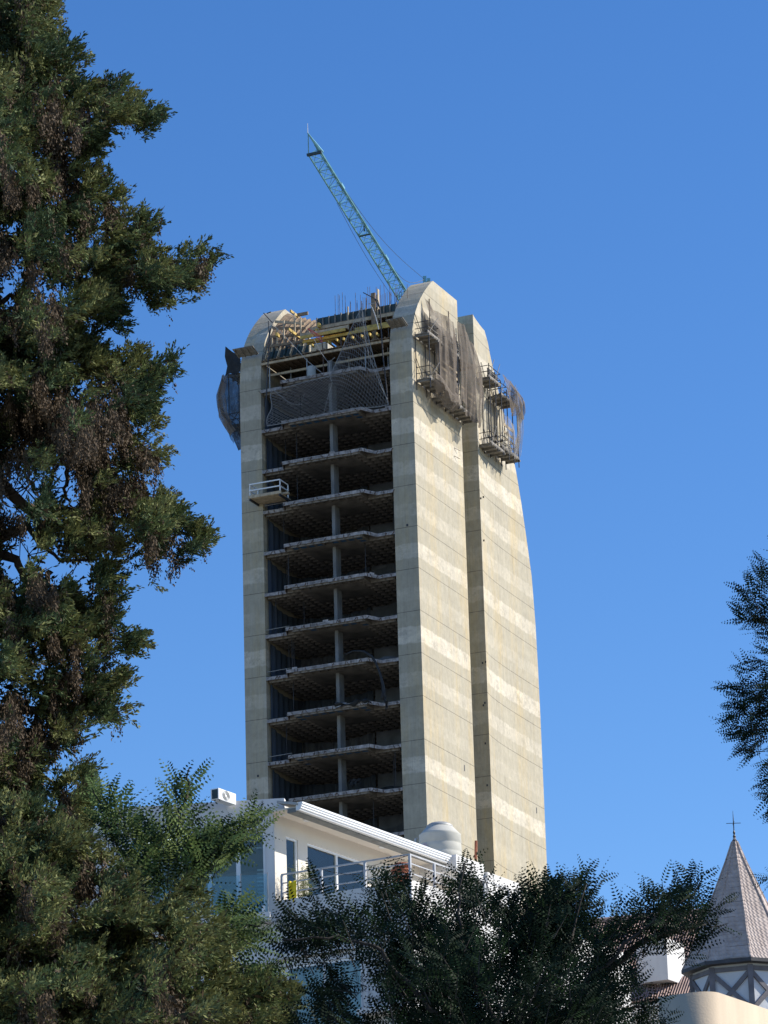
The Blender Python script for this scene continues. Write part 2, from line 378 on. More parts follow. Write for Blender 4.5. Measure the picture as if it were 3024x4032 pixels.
# small form holes in the walls
for (x0,y,z) in ((-.9,-.012,84.6),(-13.7,-.012,66.9)):
    tb(MB().box(x0,x0+.16,y,y+.004,z,z+.18),'tie_hole','dsteel')
for q in ((1893,1962),(1903,1957),(1905,2128),(1900,2610),(1912,2606),(1909,2767),(1903,2777),(1911,2927),(1918,3092)):
    p=TW.on(q[0],q[1],1,12.68); tb(MB().box(p[0]-.06,p[0]+.06,12.684,12.69,p[2]-.08,p[2]+.08),'tie_hole','dsteel')
for q in ((1829,3024),(2113,3191)):
    p=TW.on(q[0],q[1],0,0.01 if q[0]<1900 else -.46); xo=.012 if q[0]<1900 else bow(p[1])+.012
    tb(MB().box(xo-.004,xo,p[1]-.07,p[1]+.07,p[2]-.24,p[2]+.24),'wall_slot','dsteel')
for q in ((1795,1771),(1795,1803)):
    p=TW.on(q[0],q[1],0,0.); m_=MB(); m_.beam((0.02,p[1]-.35,p[2]+.05),(.25,p[1]+.3,p[2]-.05),.03); tb(m_,'starter_bar','rust')

OUT=[(-12.8,.03),(-10.95,.03),(-10.55,-1.1),(-3.92,-1.1),(-3.3,.03),(-1.86,.03)]
YB=6.2   # the screened back of the open rooms
KL=list(range(-1,13))
def zk(k): return 94.30-3.3*k
def slab_mesh():
    mb=MB(); t=.07
    poly=OUT+[(-1.86,9.3),(-12.8,9.3)]
    mb.prism(poly,2,-.05,0)                 # topping
    return mb
def edge_mesh(seed):
    r=random.Random(seed); mb=MB(); pts=[Vector((x,y,0)) for x,y in OUT]
    for a,c in zip(pts,pts[1:]):
        n=max(2,int((c-a).length/.42))
        for i in range(n):
            p=a.lerp(c,i/n); q=a.lerp(c,(i+1-.04)/n); d=(q-p).normalized(); nn=Vector((d.y,-d.x,0))
            o=r.uniform(.02,.06); zt=.008+r.uniform(0,.012); zb=-.24+r.uniform(-.008,.012)
            if r.random()<.025: zt+=.12; 
            P=[p,q,q+nn*o,p+nn*o]
            mb.add([(v.x,v.y,zb) for v in P]+[(v.x,v.y,zt) for v in P],[(3,2,1,0),(4,5,6,7),(0,1,5,4),(1,2,6,5),(2,3,7,6),(3,0,4,7)])
            if r.random()<.62:   # bent starter bars on the raw edge
                m=p.lerp(q,r.random()); o2=nn*(o+.012)
                a1=m+o2+Vector((0,0,-.27)); a2=m+d*r.uniform(-.22,.22)+o2*1.3+Vector((0,0,-.03))
                mb.beam(a1,a2,.035,mi=1)
                if r.random()<.5: mb.beam(a2,a2+d*r.uniform(-.2,.2)+Vector((0,0,-.14)),.03,mi=1)
    return mb
def inside(x,y):
    if y>.03: return -12.8<x<-1.86
    if y<-1.1: return False
    return -10.95+.4*(-y)<x<-3.3-.62*(-y)/1.1
CS=.66
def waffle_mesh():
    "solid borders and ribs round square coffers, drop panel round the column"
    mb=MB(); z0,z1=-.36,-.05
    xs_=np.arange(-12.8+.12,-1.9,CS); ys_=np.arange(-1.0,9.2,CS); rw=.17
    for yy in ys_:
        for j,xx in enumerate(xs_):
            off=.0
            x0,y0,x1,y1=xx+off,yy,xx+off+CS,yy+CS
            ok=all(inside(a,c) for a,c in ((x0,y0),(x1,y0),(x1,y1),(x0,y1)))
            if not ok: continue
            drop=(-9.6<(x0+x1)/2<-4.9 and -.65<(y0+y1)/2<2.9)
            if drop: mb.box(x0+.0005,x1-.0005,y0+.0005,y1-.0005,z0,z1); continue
            mb.box(x0,x1-rw,y0,y0+rw,z0,z1); mb.mi[-4]=1; mb.box(x1-rw,x1,y0,y1,z0,z1)  # front-turned rib face takes the lighter copy, as if lit by sky
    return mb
wm=None; cm=None
for k in KL:
    if k<-1: continue
    base=zk(k)
    sl=tb(MB(),'floor_slab','soffit') if False else None
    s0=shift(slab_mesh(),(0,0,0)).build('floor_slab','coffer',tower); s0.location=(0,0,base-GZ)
    if wm is None: w=waffle_mesh().build('waffle_soffit',['soffit','ribface_lit'],s0); wm=w.data
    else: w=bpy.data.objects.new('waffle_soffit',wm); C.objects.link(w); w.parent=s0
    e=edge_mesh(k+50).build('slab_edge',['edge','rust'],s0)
    # leftover blue pans still stuck in some coffers near the edge
    if k in (0,3,5,7,8):
        mb=MB(); r=random.Random(k)
        for i in range(17):
            xx=-12.8+.12+i*CS
            for j in range(3):
                yy=-1.0+j*CS
                lim={0:.85 if j==0 else .3,3:.7 if j==0 else .08,5:.3 if j<2 else 0,7:.45 if j<2 else .1,8:.85 if j==0 else .2}[k]
                if inside(xx,yy) and inside(xx+CS,yy) and -10.4<xx<-4 and r.random()<lim:
                    MB().box(xx+.02,xx+CS-.19,yy+.19,yy+CS-.02,-.33,-.12).build('coffer_form','blue',s0)
        (mb.build('coffer_form','blue',s0) if mb.v else None)
# columns and back of the rooms
for k in KL:
    z0=zk(k); z1=zk(k-1)-.36
    if k>=0:
        tb(MB().box(-7.14,-6.87,.25,1.15,z0+.002,z1-.003),'column','column',bevel=.02)
    elif k==-1: tb(MB().box(-7.18,-6.82,.25,1.35,z0+.002,z0+1.5),'column','column')
    zt=(zk(k-1)-.36) if k>-1 else z0+1.9
    r=random.Random(k+9)
    # back wall: masonry to the right, hung dark screens to the left
    tb(MB().box(-6.6,-1.87,YB,YB+.2,z0+.003,zt-.004),'back_wall','dark')
    hh=(zt-z0)
    def scr(u_,v_,z0=z0,hh=hh,ph=r.uniform(0,6),sag=r.uniform(.1,.5)):
        x=-12.78+6.1*u_; return (x,YB-.15+.12*math.sin(x*5+ph)+.06*math.sin(x*13+ph),z0+.01+(hh-.03)*v_*(1-sag*.25*math.sin(math.pi*u_)))
    tb(MB().grid(scr,60,6),'shade_screen','intnet2' if k in (3,6,8) else 'intnet')
    if k in (2,4,5,9,10):
        def scr2(u_,v_,z0=z0,hh=hh,ph=r.uniform(0,6),t_=r.uniform(.45,.95)):
            x=-6.6+(3.2+k*.12)*u_; return (x,YB-.5+.14*math.sin(x*4+ph),z0+.01+(hh-.03)*v_*(t_+.12*math.sin(u_*7+ph)*.5))
        tb(MB().grid(scr2,50,6),'shade_screen','intnet2')
    if k>=0:
        def dark_sheet(u_,v_,z0=z0,hh=hh,ph=r.uniform(0,6)):
            y=.55+(YB-.7)*u_; return (-12.7+.05*math.sin(y*7+ph),y,z0+.01+(hh-.03)*v_*(1-.12*math.sin(math.pi*u_)))
        tb(MB().grid(dark_sheet,40,4),'shade_screen','intnet')  # dark sheet added over the left wall's inner face to darken the room
    if k>=0 and k not in (0,):   # low screen cloth on the floor nearer the edge
        h1=r.uniform(.5,1.1); x0=r.uniform(-12.2,-11.2); x1=r.uniform(-7.6,-3) if k%3 else -2.2; y0=r.uniform(1.2,3.0)
        def low(u_,v_,z0=z0,h1=h1,x0=x0,x1=x1,y0=y0,ph=r.uniform(0,9)):
            x=x0+(x1-x0)*u_; return (x,y0+.15*math.sin(x*3+ph)+.25*(1-v_),z0+.01+h1*v_*(.85+.15*math.sin(x*1.7+ph)))
        tb(MB().grid(low,50,4),'floor_tarp',{8:'blackcloth',2:'intnet2',3:'blackcloth',6:'intnet2',9:'blackcloth'}.get(k,'intnet'))
    for i in range(r.choice([1,2,3])):   # telescopic props
        if k<0: break
        x=r.choice([-12.2,-11.6,-10.9,-10.2,-3.1,-2.6,-4.6]); y=r.uniform(.3,1.8)
        m_=MB(); m_.tube([(x,y,z0+.004),(x,y,z1-.004)],.03,6); m_.box(x-.07,x+.07,y-.07,y+.07,z0+.003,z0+.012); tb(m_,'steel_prop','dsteel')
# building core behind the rooms and a link across the slot
for z0_ in (GZ,): tb(MB().box(-11.5,-3.0,9.5,12.5,GZ,100.5),'core_wall','concg')
for k in range(0,13):
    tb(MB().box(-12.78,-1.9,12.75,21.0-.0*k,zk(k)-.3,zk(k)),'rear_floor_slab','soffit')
# thin cables / edge ropes in front of left recess
for k in (2,5,6,8):
    tb(MB().tube([(-12.8,.1,zk(k)+.45),(-10.8,.1,zk(k)+.5)],.02,5),'edge_rope','rope')

# rebar at the top of the core
rb=[]
r=random.Random(3)
def bar(x,y,z0,h,lean=0,rr=.017):
    m_=MB(); m_.tube([(x,y,z0),(x+lean*h,y,z0+h)],rr,5); return tb(m_,'reinforcing_bar','rust')
for i in range(52):
    x=-7.35+6.3*(i/51)**.9+r.uniform(-.06,.06); y=2.4+r.choice([0,1.6]); h=2.0+.3*r.random() if (i<5 or 20<i<44) else r.uniform(1.2,2.1)
    bar(x,y,103.2,h,r.uniform(-.03,.03))
for i in range(9):
    a=-3.3+r.uniform(0,.6); m_=MB(); m_.tube([(a,4+.2*i,104.3+.2*i),(-1.9,4+.2*i,104.35+.2*i)],.016,5); tb(m_,'reinforcing_bar','rust')

# ------------------------------------------------------------------ roof formwork (decks, joists, yellow beams, props)
fw=fthing(TW,(-7.3,1.5,97.62),'timber_formwork','timber roof formwork with yellow beams, joists and props between the curved tower tops','formwork')
FB=(-7.3,1.5,97.62)
def fb(mb,name,m,parent=None,**k): return shift(mb,FB).build(name,m,parent if parent is not None else fw,**k)
fb(MB().box(-12.75,-1.9,.05,7.5,99.98,100.02),'deck_panel','wood')
for y in (.02,2.6,5.0): fb(MB().box(-12.78,-1.88,y,y+.14,99.66-.0*y,99.84),'main_beam','woodlt' if y<1 else 'wood')
fb(MB().box(-12.6,-1.95,.9,1.04,98.98,99.16),'main_beam','woodlt')
fb(MB().box(-12.6,-1.95,4.4,4.54,98.98,99.16),'main_beam','wood')
for i in range(19):
    x=-12.4+i*.57; fb(MB().box(x,x+.08,-.25+.12*math.sin(i*2.1),6.5,99.846,99.976),'joist','wood')
for i in range(0):   # upper layer of yellow joists with sunlit ends
    x=-9.2+i*.62; fb(MB().box(x,x+.14,-.3+.1*math.sin(i*3),3.2,100.62,100.84),'joist','yellow')
for i,(x0,x1,y,z) in enumerate(((-9.4,-1.6,.55,101.05),(-9.4,-5.4,.25,101.5),(-5.2,-1.55,1.1,101.5),(-9.2,-6.6,.9,101.0),(-9.4,-5.6,.18,101.28))):
    fb(MB().box(x0,x1,y,y+.12,z,z+.24),'yellow_beam','yellow' if i!=1 else 'woodlt')
for i in range(7):    # short upright fins at the left
    x=-12.3+i*.53; m_=MB(); m_.beam((x,-.05,100.05),(x+.18,.12,100.95-.03*i),.07,.28,up=(0,1,0)); fb(m_,'upright_board','formface' if i%2 else 'woodlt')
fb(MB().box(-12.6,-8.9,.45,.49,100.05,100.8),'side_panel','formface')
for x,y in ((-12.2,.4),(-10.9,1.5),(-8.95,.3),(-7.9,2.4),(-5.9,1.4),(-4.0,.3),(-2.5,1.2),(-9.9,3.),(-6.6,3.2)):
    m_=MB(); m_.tube([(x,y,97.64),(x,y,98.975 if .8<y<1.1 else 99.65)],.035,6); m_.box(x-.08,x+.08,y-.08,y+.08,97.625,97.64); fb(m_,'prop','steel')
# upper deck with dark stop-end form
fb(MB().box(-9.1,-2.0,1.8,6.5,102.72,102.8),'deck_panel','wood')
for y in (1.7,3.0): fb(MB().box(-9.3,-1.95,y,y+.14,102.44,102.70),'main_beam','woodlt' if y<2 else 'wood')
for i in range(13): x=-9+i*.56; fb(MB().box(x,x+.08,1.75,6.0,102.3-.0,102.42),'joist','wood')
fb(MB().box(-8.85,-1.95,2.0,2.05,102.82,103.5),'stop_end_form','formface')
for i in range(14): x=-8.8+i*.52; fb(MB().box(x,x+.08,1.88,1.997,102.6,103.52+.05*math.sin(i*5)),'stud','woodgr')
for x,z1 in ((-6.05,103.9),(-3.55,104.4)): fb(MB().box(x,x+.07,1.72,1.87,102.0,z1),'stud','woodlt')
fb(MB().box(-3.95,-3.6,1.55,1.70,100.5,104.55),'wide_post','wood')
fb(MB().box(-3.35,-3.28,1.4,1.7,103.1,104.75),'pale_plank','woodlt')
fb(MB().box(-8.6,-8.45,1.2,1.9,102.0,102.35),'yellow_beam','yellow')
for x,y in ((-8.6,3.2),(-7,2.5),(-5.2,3.4),(-3.,2.6),(-2.4,3.3)): fb(MB().tube([(x,y,100.04),(x,y,102.43)],.04,6),'prop','woodgr')
fb(MB().box(-9.1,-2.1,6.4,6.5,100.04,102.7),'side_panel','wood')
# arched form beside the left wall
apts=[(a+.25,z-.25) for a,z in arch[2:]]
m_=MB()
for i,((a,z),(a2,z2)) in enumerate(zip(apts,apts[1:])):
    xr=-10.0; xl=-12.72; dz=-.2-1.15*i/len(apts); dz2=-.2-1.15*(i+1)/len(apts)
    m_.add([(xl,a,z),(xr,a+.6,z+dz),(xr,a2+.6,z2+dz2),(xl,a2,z2),(xl,a+.05,z+.04),(xr,a+.65,z+dz+.04),(xr,a2+.65,z2+dz2+.04),(xl,a2+.05,z2+.04)],[(0,1,2,3),(4,5,6,7),(0,1,5,4),(1,2,6,5),(2,3,7,6),(3,0,4,7)])
fb(m_,'arched_panel','wood')
for i in range(7):
    x=-12.5+i*.4; m_=MB()
    for j_,((a,z),(a2,z2)) in enumerate(zip(apts,apts[1:])): m_.beam((x,a+.1+.08*i-.02,z-.16-.16*i*j_/len(apts)),(x,a2+.1+.08*i,z2-.16-.16*i*(j_+1)/len(apts)),.08,.18)
    fb(m_,'arch_rib','wood')
for z in (101.5,102.5,103.4,104.1):
    m_=MB(); m_.beam((-12.6,.7+(z-101)*.55,z),(-9.0-(z-101.5)*.45,.9+(z-101)*.55,z-.05-(z-101.5)*.2),.1,.2); fb(m_,'cross_beam','woodlt' if z>104 else 'wood')
for x,y,z0,z1 in ((-11.9,1.1,100.1,102.9),(-11.4,1.3,100.1,103.6),(-10.6,1.6,100.1,104.2),(-9.9,1.2,100.1,103.5),(-9.4,1.5,100.1,102.6),(-12.3,1.,100.1,102.2)):
    fb(MB().box(x,x+.1,y,y+.1,z0,z1),'prop','woodlt')
Z4=lambda a,c:(1000+.1989*a,1200+.1989*c); Z5=lambda a,c:(1230+.1989*a,1120+.1989*c)
for (q,y,ln,w,h,mm) in ((Z4(700,455),.3,3.0,.1,.22,'yellow'),(Z4(735,95),2.7,1.4,.12,.2,'yellow'),(Z4(455,545),.2,.5,.14,.26,'yellow'),(Z4(1285,350),1.2,.45,.16,.34,'yellow'),(Z4(1155,765),-.2,.4,.12,.2,'yellow'),
    (Z5(330,1105),-.2,.5,.12,.2,'yellow'),(Z5(485,1065),-.2,.5,.12,.2,'yellow'),(Z5(620,1045),-.3,.6,.12,.2,'yellow'),(Z5(790,1010),-.4,.7,.12,.22,'yellow'),(Z5(975,980),-.4,.7,.12,.22,'yellow'),(Z5(1135,950),-.4,.7,.12,.22,'yellow'),(Z5(1270,940),-.3,.5,.1,.2,'yellow')):
    p=TW.on(*q,1,y); fb(MB().box(p[0]-w,p[0],y,y+ln,p[2]-h,p[2]),'yellow_beam',mm)
p=TW.on(*Z4(860,205),1,2.0); q=TW.on(*Z4(1070,165),1,2.0); m_=MB(); m_.beam(p,q,.12,.26); fb(m_,'yellow_beam','wood')
fb(MB().box(-9.6,-9.35,1.5,1.56,101.2,102.0),'plastic_sheet','white')
# red bracket
rbk=fthing(TW,(-7.9,0,98.9),'red_bracket','red steel hoist bracket standing in front of the yellow beams','bracket')
m_=MB(); R_=[TW.on(850+.422*a,1150+.422*c,1,-.35) for a,c in ((860,340),(985,420),(990,470),(1000,560),(1005,760))]
m_.tube(R_[:2],.05,6); m_.tube([R_[1],R_[2]],.05,6); m_.tube([R_[0]+[0,0,-.08],R_[2]],.035,6); m_.tube([(R_[0]+R_[1])/2,R_[2]],.03,6)
shift(m_,(-7.9,0,98.9)).build('arm','red',rbk)
m_=MB(); m_.tube([R_[2],R_[3],R_[4]],.04,6); shift(m_,(-7.9,0,98.9)).build('post','rust',rbk)
# drum and sacks on the top floor
bp_=TW.on(850+.422*932,1150+.422*830,1,.3)
m_=MB(); m_.lathe([(.0,97.62),(.33,97.62),(.34,97.9),(.33,97.92),(.34,98.3),(.33,98.32),(.34,98.86),(.30,98.88),(0,98.88)],0,0,20)
tag(shift(m_,(0,0,97.62)).build('drum','tank',smooth=True),'dull grey drum standing on the top open floor behind the net','drum').location=tuple(TW.o+TW.u*(-8.55)+TW.v*.3+np.array([0,0,97.62]))
m_=MB()
def heap(u_,v_):
    a=u_*2*math.pi; rr=(1-v_); return (1.25*rr*math.cos(a)*(1+.1*math.sin(3*a)),.5*rr*math.sin(a)*(1+.15*math.sin(5*a)),.42*(v_**.6)*(1+.15*math.sin(4*a+v_*5)))
m_.grid(heap,28,8)
o=m_.build('sand_heap','edge',smooth=True); o.location=tuple(TW.o+TW.u*(-10.2)+TW.v*.7+np.array([0,0,97.61])); o.rotation_euler[2]=TW.yaw; tag(o,'pale heap of rubble on the top open floor beside the left wall','heap')

# little deck lips on the wall fronts
def lip(q,name,lab):
    P=[TW.on(a,c,1,y) for (a,c),y in q]; 
    zt=min(p[2] for p in P); m_=MB()
    x0,x1=P[0][0],P[1][0]
    m_.add([(x0,-1.05,100.95),(x1,-1.05,100.95),(x1,.0,100.62),(x0,.0,100.62),(x0,-1.05,101.0),(x1,-1.05,101.0),(x1,-.0,100.67),(x0,-.0,100.67)],[(3,2,1,0),(4,5,6,7),(0,1,5,4),(1,2,6,5),(2,3,7,6),(3,0,4,7)])
    t=fthing(TW,((x0+x1)/2,-.5,100.6),name,lab,'platform','plywood catch boards on the wall fronts'); B=((x0+x1)/2,-.5,100.6)
    shift(m_,B).build('board','woodgr',t)
    m2=MB()
    for f in (.08,.36,.64,.92): x=x0+(x1-x0)*f; m2.beam((x,-1.02,100.90),(x,-.02,100.58),.07,.09)
    shift(m2,B).build('bearer','woodgr',t)
lip([((938,1373),0),((1018,1367),0)],'catch_board','plywood catch board jutting from the left curved tower wall')
lip([((1539,1250),0),((1606,1243),0)],'catch_board','plywood catch board jutting from the right curved tower wall')

# hoist poles with arms
def pole(pts,name,lab,r=.05,m='dsteel',y=-1.0,braces=()):
    P=[TW.on(a,c,1,y) for a,c in pts]; B=P[0]; t=fthing(TW,tuple(B),name,lab,'pole','hoist poles in front of the open floors')
    m_=MB(); m_.tube(P,r,6); shift(m_,B).build('mast',m,t)
    for br in braces:
        m_=MB(); m_.tube([TW.on(a,c,1,y) for a,c in br],r*.8,6); shift(m_,B).build('arm',m,t)
    return t
X=lambda a,c:(850+.422*a,1150+.422*c)
pole([X(460,1250),X(475,900),X(490,600),X(500,430),X(510,340)],'hoist_pole','slender black hoist pole with angled arm beside the left curved wall',braces=[[X(445,195),X(530,290)],[X(500,430),X(490,270)],[X(475,200),X(515,185)]])
pole([X(1605,1060),X(1590,860),X(1560,600),X(1540,300),X(1530,150),X(1480,60)],'hoist_pole','bent black hoist pole at the right in front of the stud wall',braces=[[X(1375,5),X(1480,60),X(1510,80)],[X(1510,75),X(1530,150)]])
pole([X(1520,350),X(1490,230),X(1460,150),X(1435,115)],'hoist_pole','short grey curved pole next to the bent hoist pole',.035,'steel',braces=[[X(1425,110),X(1500,100)]])
for i,(pts,lab) in enumerate((([X(520,290),X(700,470),X(850,640),X(985,750)],'long thin stay rope slanting down behind the barrel'),
        ([X(900,410),X(985,570),X(1050,660),X(1110,610)],'slack rope hanging from the red bracket'),
        ([X(1360,140),X(1395,440),X(1430,600),X(1545,890),X(1600,1000)],'right border rope of the safety net'),
        ([X(1060,660),X(1065,780),X(1085,850),X(1050,960),X(1010,1120)],'knotted rope hanging down the middle of the net'),
        ([X(530,910),X(620,980),X(700,1045),X(800,1050),X(825,950)],'sagging rope across the left half of the net'))):
    P=[TW.on(a,c,1,-1.25) for a,c in pts]; B=P[0]; m_=MB(); m_.tube(P,.022,5); o=shift(m_,B).build('rope','rope')
    o.location=tuple(TW.o+TW.u*B[0]+TW.v*B[1]+np.array([0,0,B[2]])); o.rotation_euler[2]=TW.yaw; tag(o,lab,'rope','ropes round the safety net')
# diamond safety net in front of the top floor: real cords
def poly_at(pl,t):
    n=len(pl)-1; i=min(n-1,int(t*n)); f=t*n-i; return (pl[i][0]*(1-f)+pl[i+1][0]*f,pl[i][1]*(1-f)+pl[i+1][1]*f)
top_=[(530,910),(690,880),(830,840),(950,810),(1065,780),(1130,640),(1190,500),(1260,340),(1330,200),(1362,135)]
bot_=[(480,1250),(620,1225),(760,1195),(900,1170),(1035,1140),(1180,1110),(1300,1085),(1420,1078),(1520,1070),(1612,1050)]
def nets(u_,v_):
    a=poly_at(bot_,u_); c=poly_at(top_,u_)
    bend=60*math.sin(math.pi*v_)*(u_**3)            # right cord bellies in
    px=a[0]*(1-v_)+c[0]*v_-bend*.3; py=a[1]*(1-v_)+c[1]*v_+bend*.15
    yy=-1.28-.28*math.sin(math.pi*v_)*(.6+.4*math.sin(u_*9))
    if u_<.5: px+= -14*math.sin(v_*9)*(1-u_*2)
    q=X(px,py); return TW.on(q[0],q[1],1,yy)
m_=MB(); NU,NV=58,26
G=[[nets(i/NU,j/NV) for i in range(NU+1)] for j in range(NV+1)]
def cord(p,q,r=.0105):
    p=Vector(p);q=Vector(q);d=q-p
    if d.length<.01: return
    a=d.cross(Vector((0,1,0))).normalized()*r; b_=Vector((0,r,0))
    m_.add([p-a,p+b_,p+a,q-a,q+b_,q+a],[(0,1,4,3),(1,2,5,4),(2,0,3,5)])
for j in range(NV+1):
    for i in range(NU+1):
        if j<NV and i<NU:
            if (i+j)%2==0: cord(G[j][i],G[j+1][i+1])
            else: cord(G[j][i+1],G[j+1][i])
        if (j in(0,NV)) and i<NU: cord(G[j][i],G[j][i+1],.025)
        if (i in(0,NU)) and j<NV: cord(G[j][i],G[j+1][i],.025)
B=np.array(G[0][0]); o=shift(m_,B).build('safety_net','netcord'); o.location=tuple(TW.o+TW.u*B[0]+TW.v*B[1]+np.array([0,0,B[2]])); o.rotation_euler[2]=TW.yaw
tag(o,'torn diamond mesh safety net hung like a tent across the top open floors','net')
# loading platform
LB=(-12.3,-.6,88.7); lp=fthing(TW,LB,'loading_platform','small cantilevered loading platform with pale timber floor and white guardrail on the left wall','platform')
def L(mb,n,m,**k): return shift(mb,(LB[0]-.5,LB[1],LB[2]+.62)).build(n,m,lp,**k)
for i in range(5): y=-1.5+i*.36; L(MB().box(-13.75,-11.05,y,y+.34,88.96,89.02),'deck_plank','woodlt')
L(MB().box(-13.8,-11.0,-1.56,-1.505,88.98,89.2),'toe_board','woodlt'); L(MB().box(-11.35,-10.6,-1.2,-.9,88.99,89.15),'spare_plank','woodlt')
for x in (-13.7,-11.2): L(MB().box(x,x+.1,-1.55,.6,88.8,88.955),'bearer','dsteel')
for x,y in ((-13.7,-1.5),(-11.15,-1.5),(-11.15,-.1),(-13.7,-.1)): L(MB().box(x,x+.07,y,y+.07,88.96,90.1),'post','white')
for z in (89.55,90.05):
    L(MB().box(-13.7,-11.08,-1.56,-1.505,z,z+.09),'guardrail','white'); L(MB().box(-11.14,-11.08,-1.5,-.05,z,z+.09),'guardrail','white'); L(MB().box(-13.7,-13.64,-1.5,-.05,z,z+.09),'guardrail','white')
# hanging hose and torn black sheeting
Z=lambda a,c:(1030+.3617*a,2500+.3617*c)
pts=[TW.on(*Z(a,c),1,-1.15) for a,c in ((905,215),(1000,175),(1110,180),(1200,235),(1240,300),(1275,380),(1300,460),(1325,560),(1330,640),(1315,700))]
B=pts[-1]; m_=MB(); m_.tube(pts,[.05,.07,.09,.10,.09,.09,.10,.12,.16,.18],8); o=shift(m_,B).build('hose','blackcloth',smooth=True); o.location=tuple(TW.o+TW.u*B[0]+TW.v*B[1]+np.array([0,0,B[2]])); o.rotation_euler[2]=TW.yaw
tag(o,'thick black hose drooping over a slab edge at the right of the open floors','hose')
def rag(pts,w,lab,y=-1.2,seed=0):
    P=[TW.on(*Z(a,c),1,y) for a,c in pts]; B=P[0]; r=random.Random(seed); n=len(P)-1
    def fn(u_,v_):
        i=min(n-1,int(u_*n)); f=u_*n-i; p=P[i]*(1-f)+P[i+1]*f; s=w*(.6+.4*math.sin(u_*17+seed))
        return (p[0]+.06*math.sin(v_*9+u_*20),p[1]-.1*math.sin(v_*6+u_*15),p[2]-s*(v_-.35))
    m_=MB(); m_.grid(fn,40,6); o=shift(m_,B).build('torn_sheeting','blackcloth'); o.location=tuple(TW.o+TW.u*B[0]+TW.v*B[1]+np.array([0,0,B[2]])); o.rotation_euler[2]=TW.yaw
    so=o.modifiers.new('thick','SOLIDIFY'); so.thickness=.03; tag(o,lab,'sheeting','torn black sheets')
rag([(800,760),(950,755),(1060,720),(1130,705),(1190,735)],.45,'torn black sheet draped along a slab edge right of the column',seed=1)
rag([(1310,560),(1340,640),(1345,700),(1370,750)],1.1,'black sheet bunched below the hanging hose',seed=2)
rag([(960,1600),(1010,1585),(1080,1590)],.5,'black sheet heaped on a low open floor right of the column',y=-.4,seed=5)

# ------------------------------------------------------------------ scaffolds on the wall sides
def cloth(fr_pts,amp,k,name,m,parent,B,nu=70,nv=40,seed=0,xo=0.0):
    "fr_pts: columns of points (list of polylines top->bottom) in tower coordinates"
    r=random.Random(seed); cols=[[np.array(p,float) for p in c] for c in fr_pts]; n=len(cols)-1; ph=[r.uniform(0,6) for _ in range(6)]
    def pl(c,v_):
        q=len(c)-1; i=min(q-1,int(v_*q)); f=v_*q-i; return c[i]*(1-f)+c[i+1]*f
    def fn(u_,v_):
        i=min(n-1,int(u_*n)); f=u_*n-i; p=pl(cols[i],v_)*(1-f)+pl(cols[i+1],v_)*f
        w=amp*(1.5*math.sin(u_*k*4.4+ph[0]+1.6*math.sin(v_*3+ph[1]))+.7*math.sin(u_*k*11.1+ph[2]+v_*2.5)+.25*math.sin(u_*k*23+ph[3]-v_*4))*(.55+.6*v_)
        return (p[0]+xo+w,p[1]+w*.5*math.sin(v_*5+ph[4]),p[2]+.1*math.sin(u_*k*9+ph[5])*v_)
    mb=MB(); mb.grid(fn,nu,nv); return shift(mb,B).build(name,m,parent,smooth=True)
def scaffold(B,label,y0,y1,levels,posts,zt,depth=1.25,sgn=1,x0=0.0,boards=()):
    s=fthing(TW,B,'hanging_scaffold',label,'scaffold','scaffolds hung from the tower walls')
    P=lambda mb,n,m,**k: shift(mb,B).build(n,m,s,**k)
    X0=x0+sgn*.12; X1=x0+sgn*depth; xa,xb=min(X0,X1),max(X0,X1)
    for (z,ya,yb) in levels:
        n=3
        for i in range(n):
            w=(xb-xa)/n; P(MB().box(xa+i*w,xa+i*w+w*.985,ya,yb,z,z+.05),'platform_board','woodgr')
        yy=ya+.1
        while yy<yb: P(MB().box(xa-.05,xb+.1,yy,yy+.1,z-.16,z-.004),'bearer','woodgr'); yy+=.85
        P(MB().box(X1-.02,X1+.02,ya,yb,z+.055,z+.22),'toe_board','woodgr')
    for y in posts:
        zb=min(z for z,_,_ in levels)
        for xx in (X0,X1): m_=MB(); m_.tube([(xx,y,zb-.25),(xx,y,zt(y))],.04,6); P(m_,'post','dsteel')
        for z,ya,yb in levels:
            if ya-.3<y<yb+.3:
                for dz in (.55,1.05): m_=MB(); m_.tube([(X0,y,z+dz),(X1,y,z+dz)],.03,6); P(m_,'ledger','dsteel')
    for y,y2 in zip(posts,posts[1:]):
        for z,ya,yb in levels:
            if y>=ya-.3 and y2<=yb+.3:
                for dz in (.55,1.05): m_=MB(); m_.tube([(X1,y,z+dz),(X1,y2,z+dz)],.03,6); P(m_,'guardrail','woodgr' if dz<1 else 'dsteel')
                m_=MB(); m_.tube([(X1,y,z+.05),(X1,y2,z+1.9)],.028,6); P(m_,'brace','dsteel')
                m_=MB(); m_.tube([(X0,y2,z+.05),(X0,y,z+1.9)],.028,6); P(m_,'brace','dsteel')
    for (ya,yb,z,h) in boards: P(MB().box(X1-.14 if sgn>0 else X1+.1,X1-.10 if sgn>0 else X1+.14,ya,yb,z,z+h),'side_plank','woodlt')
    return s,P
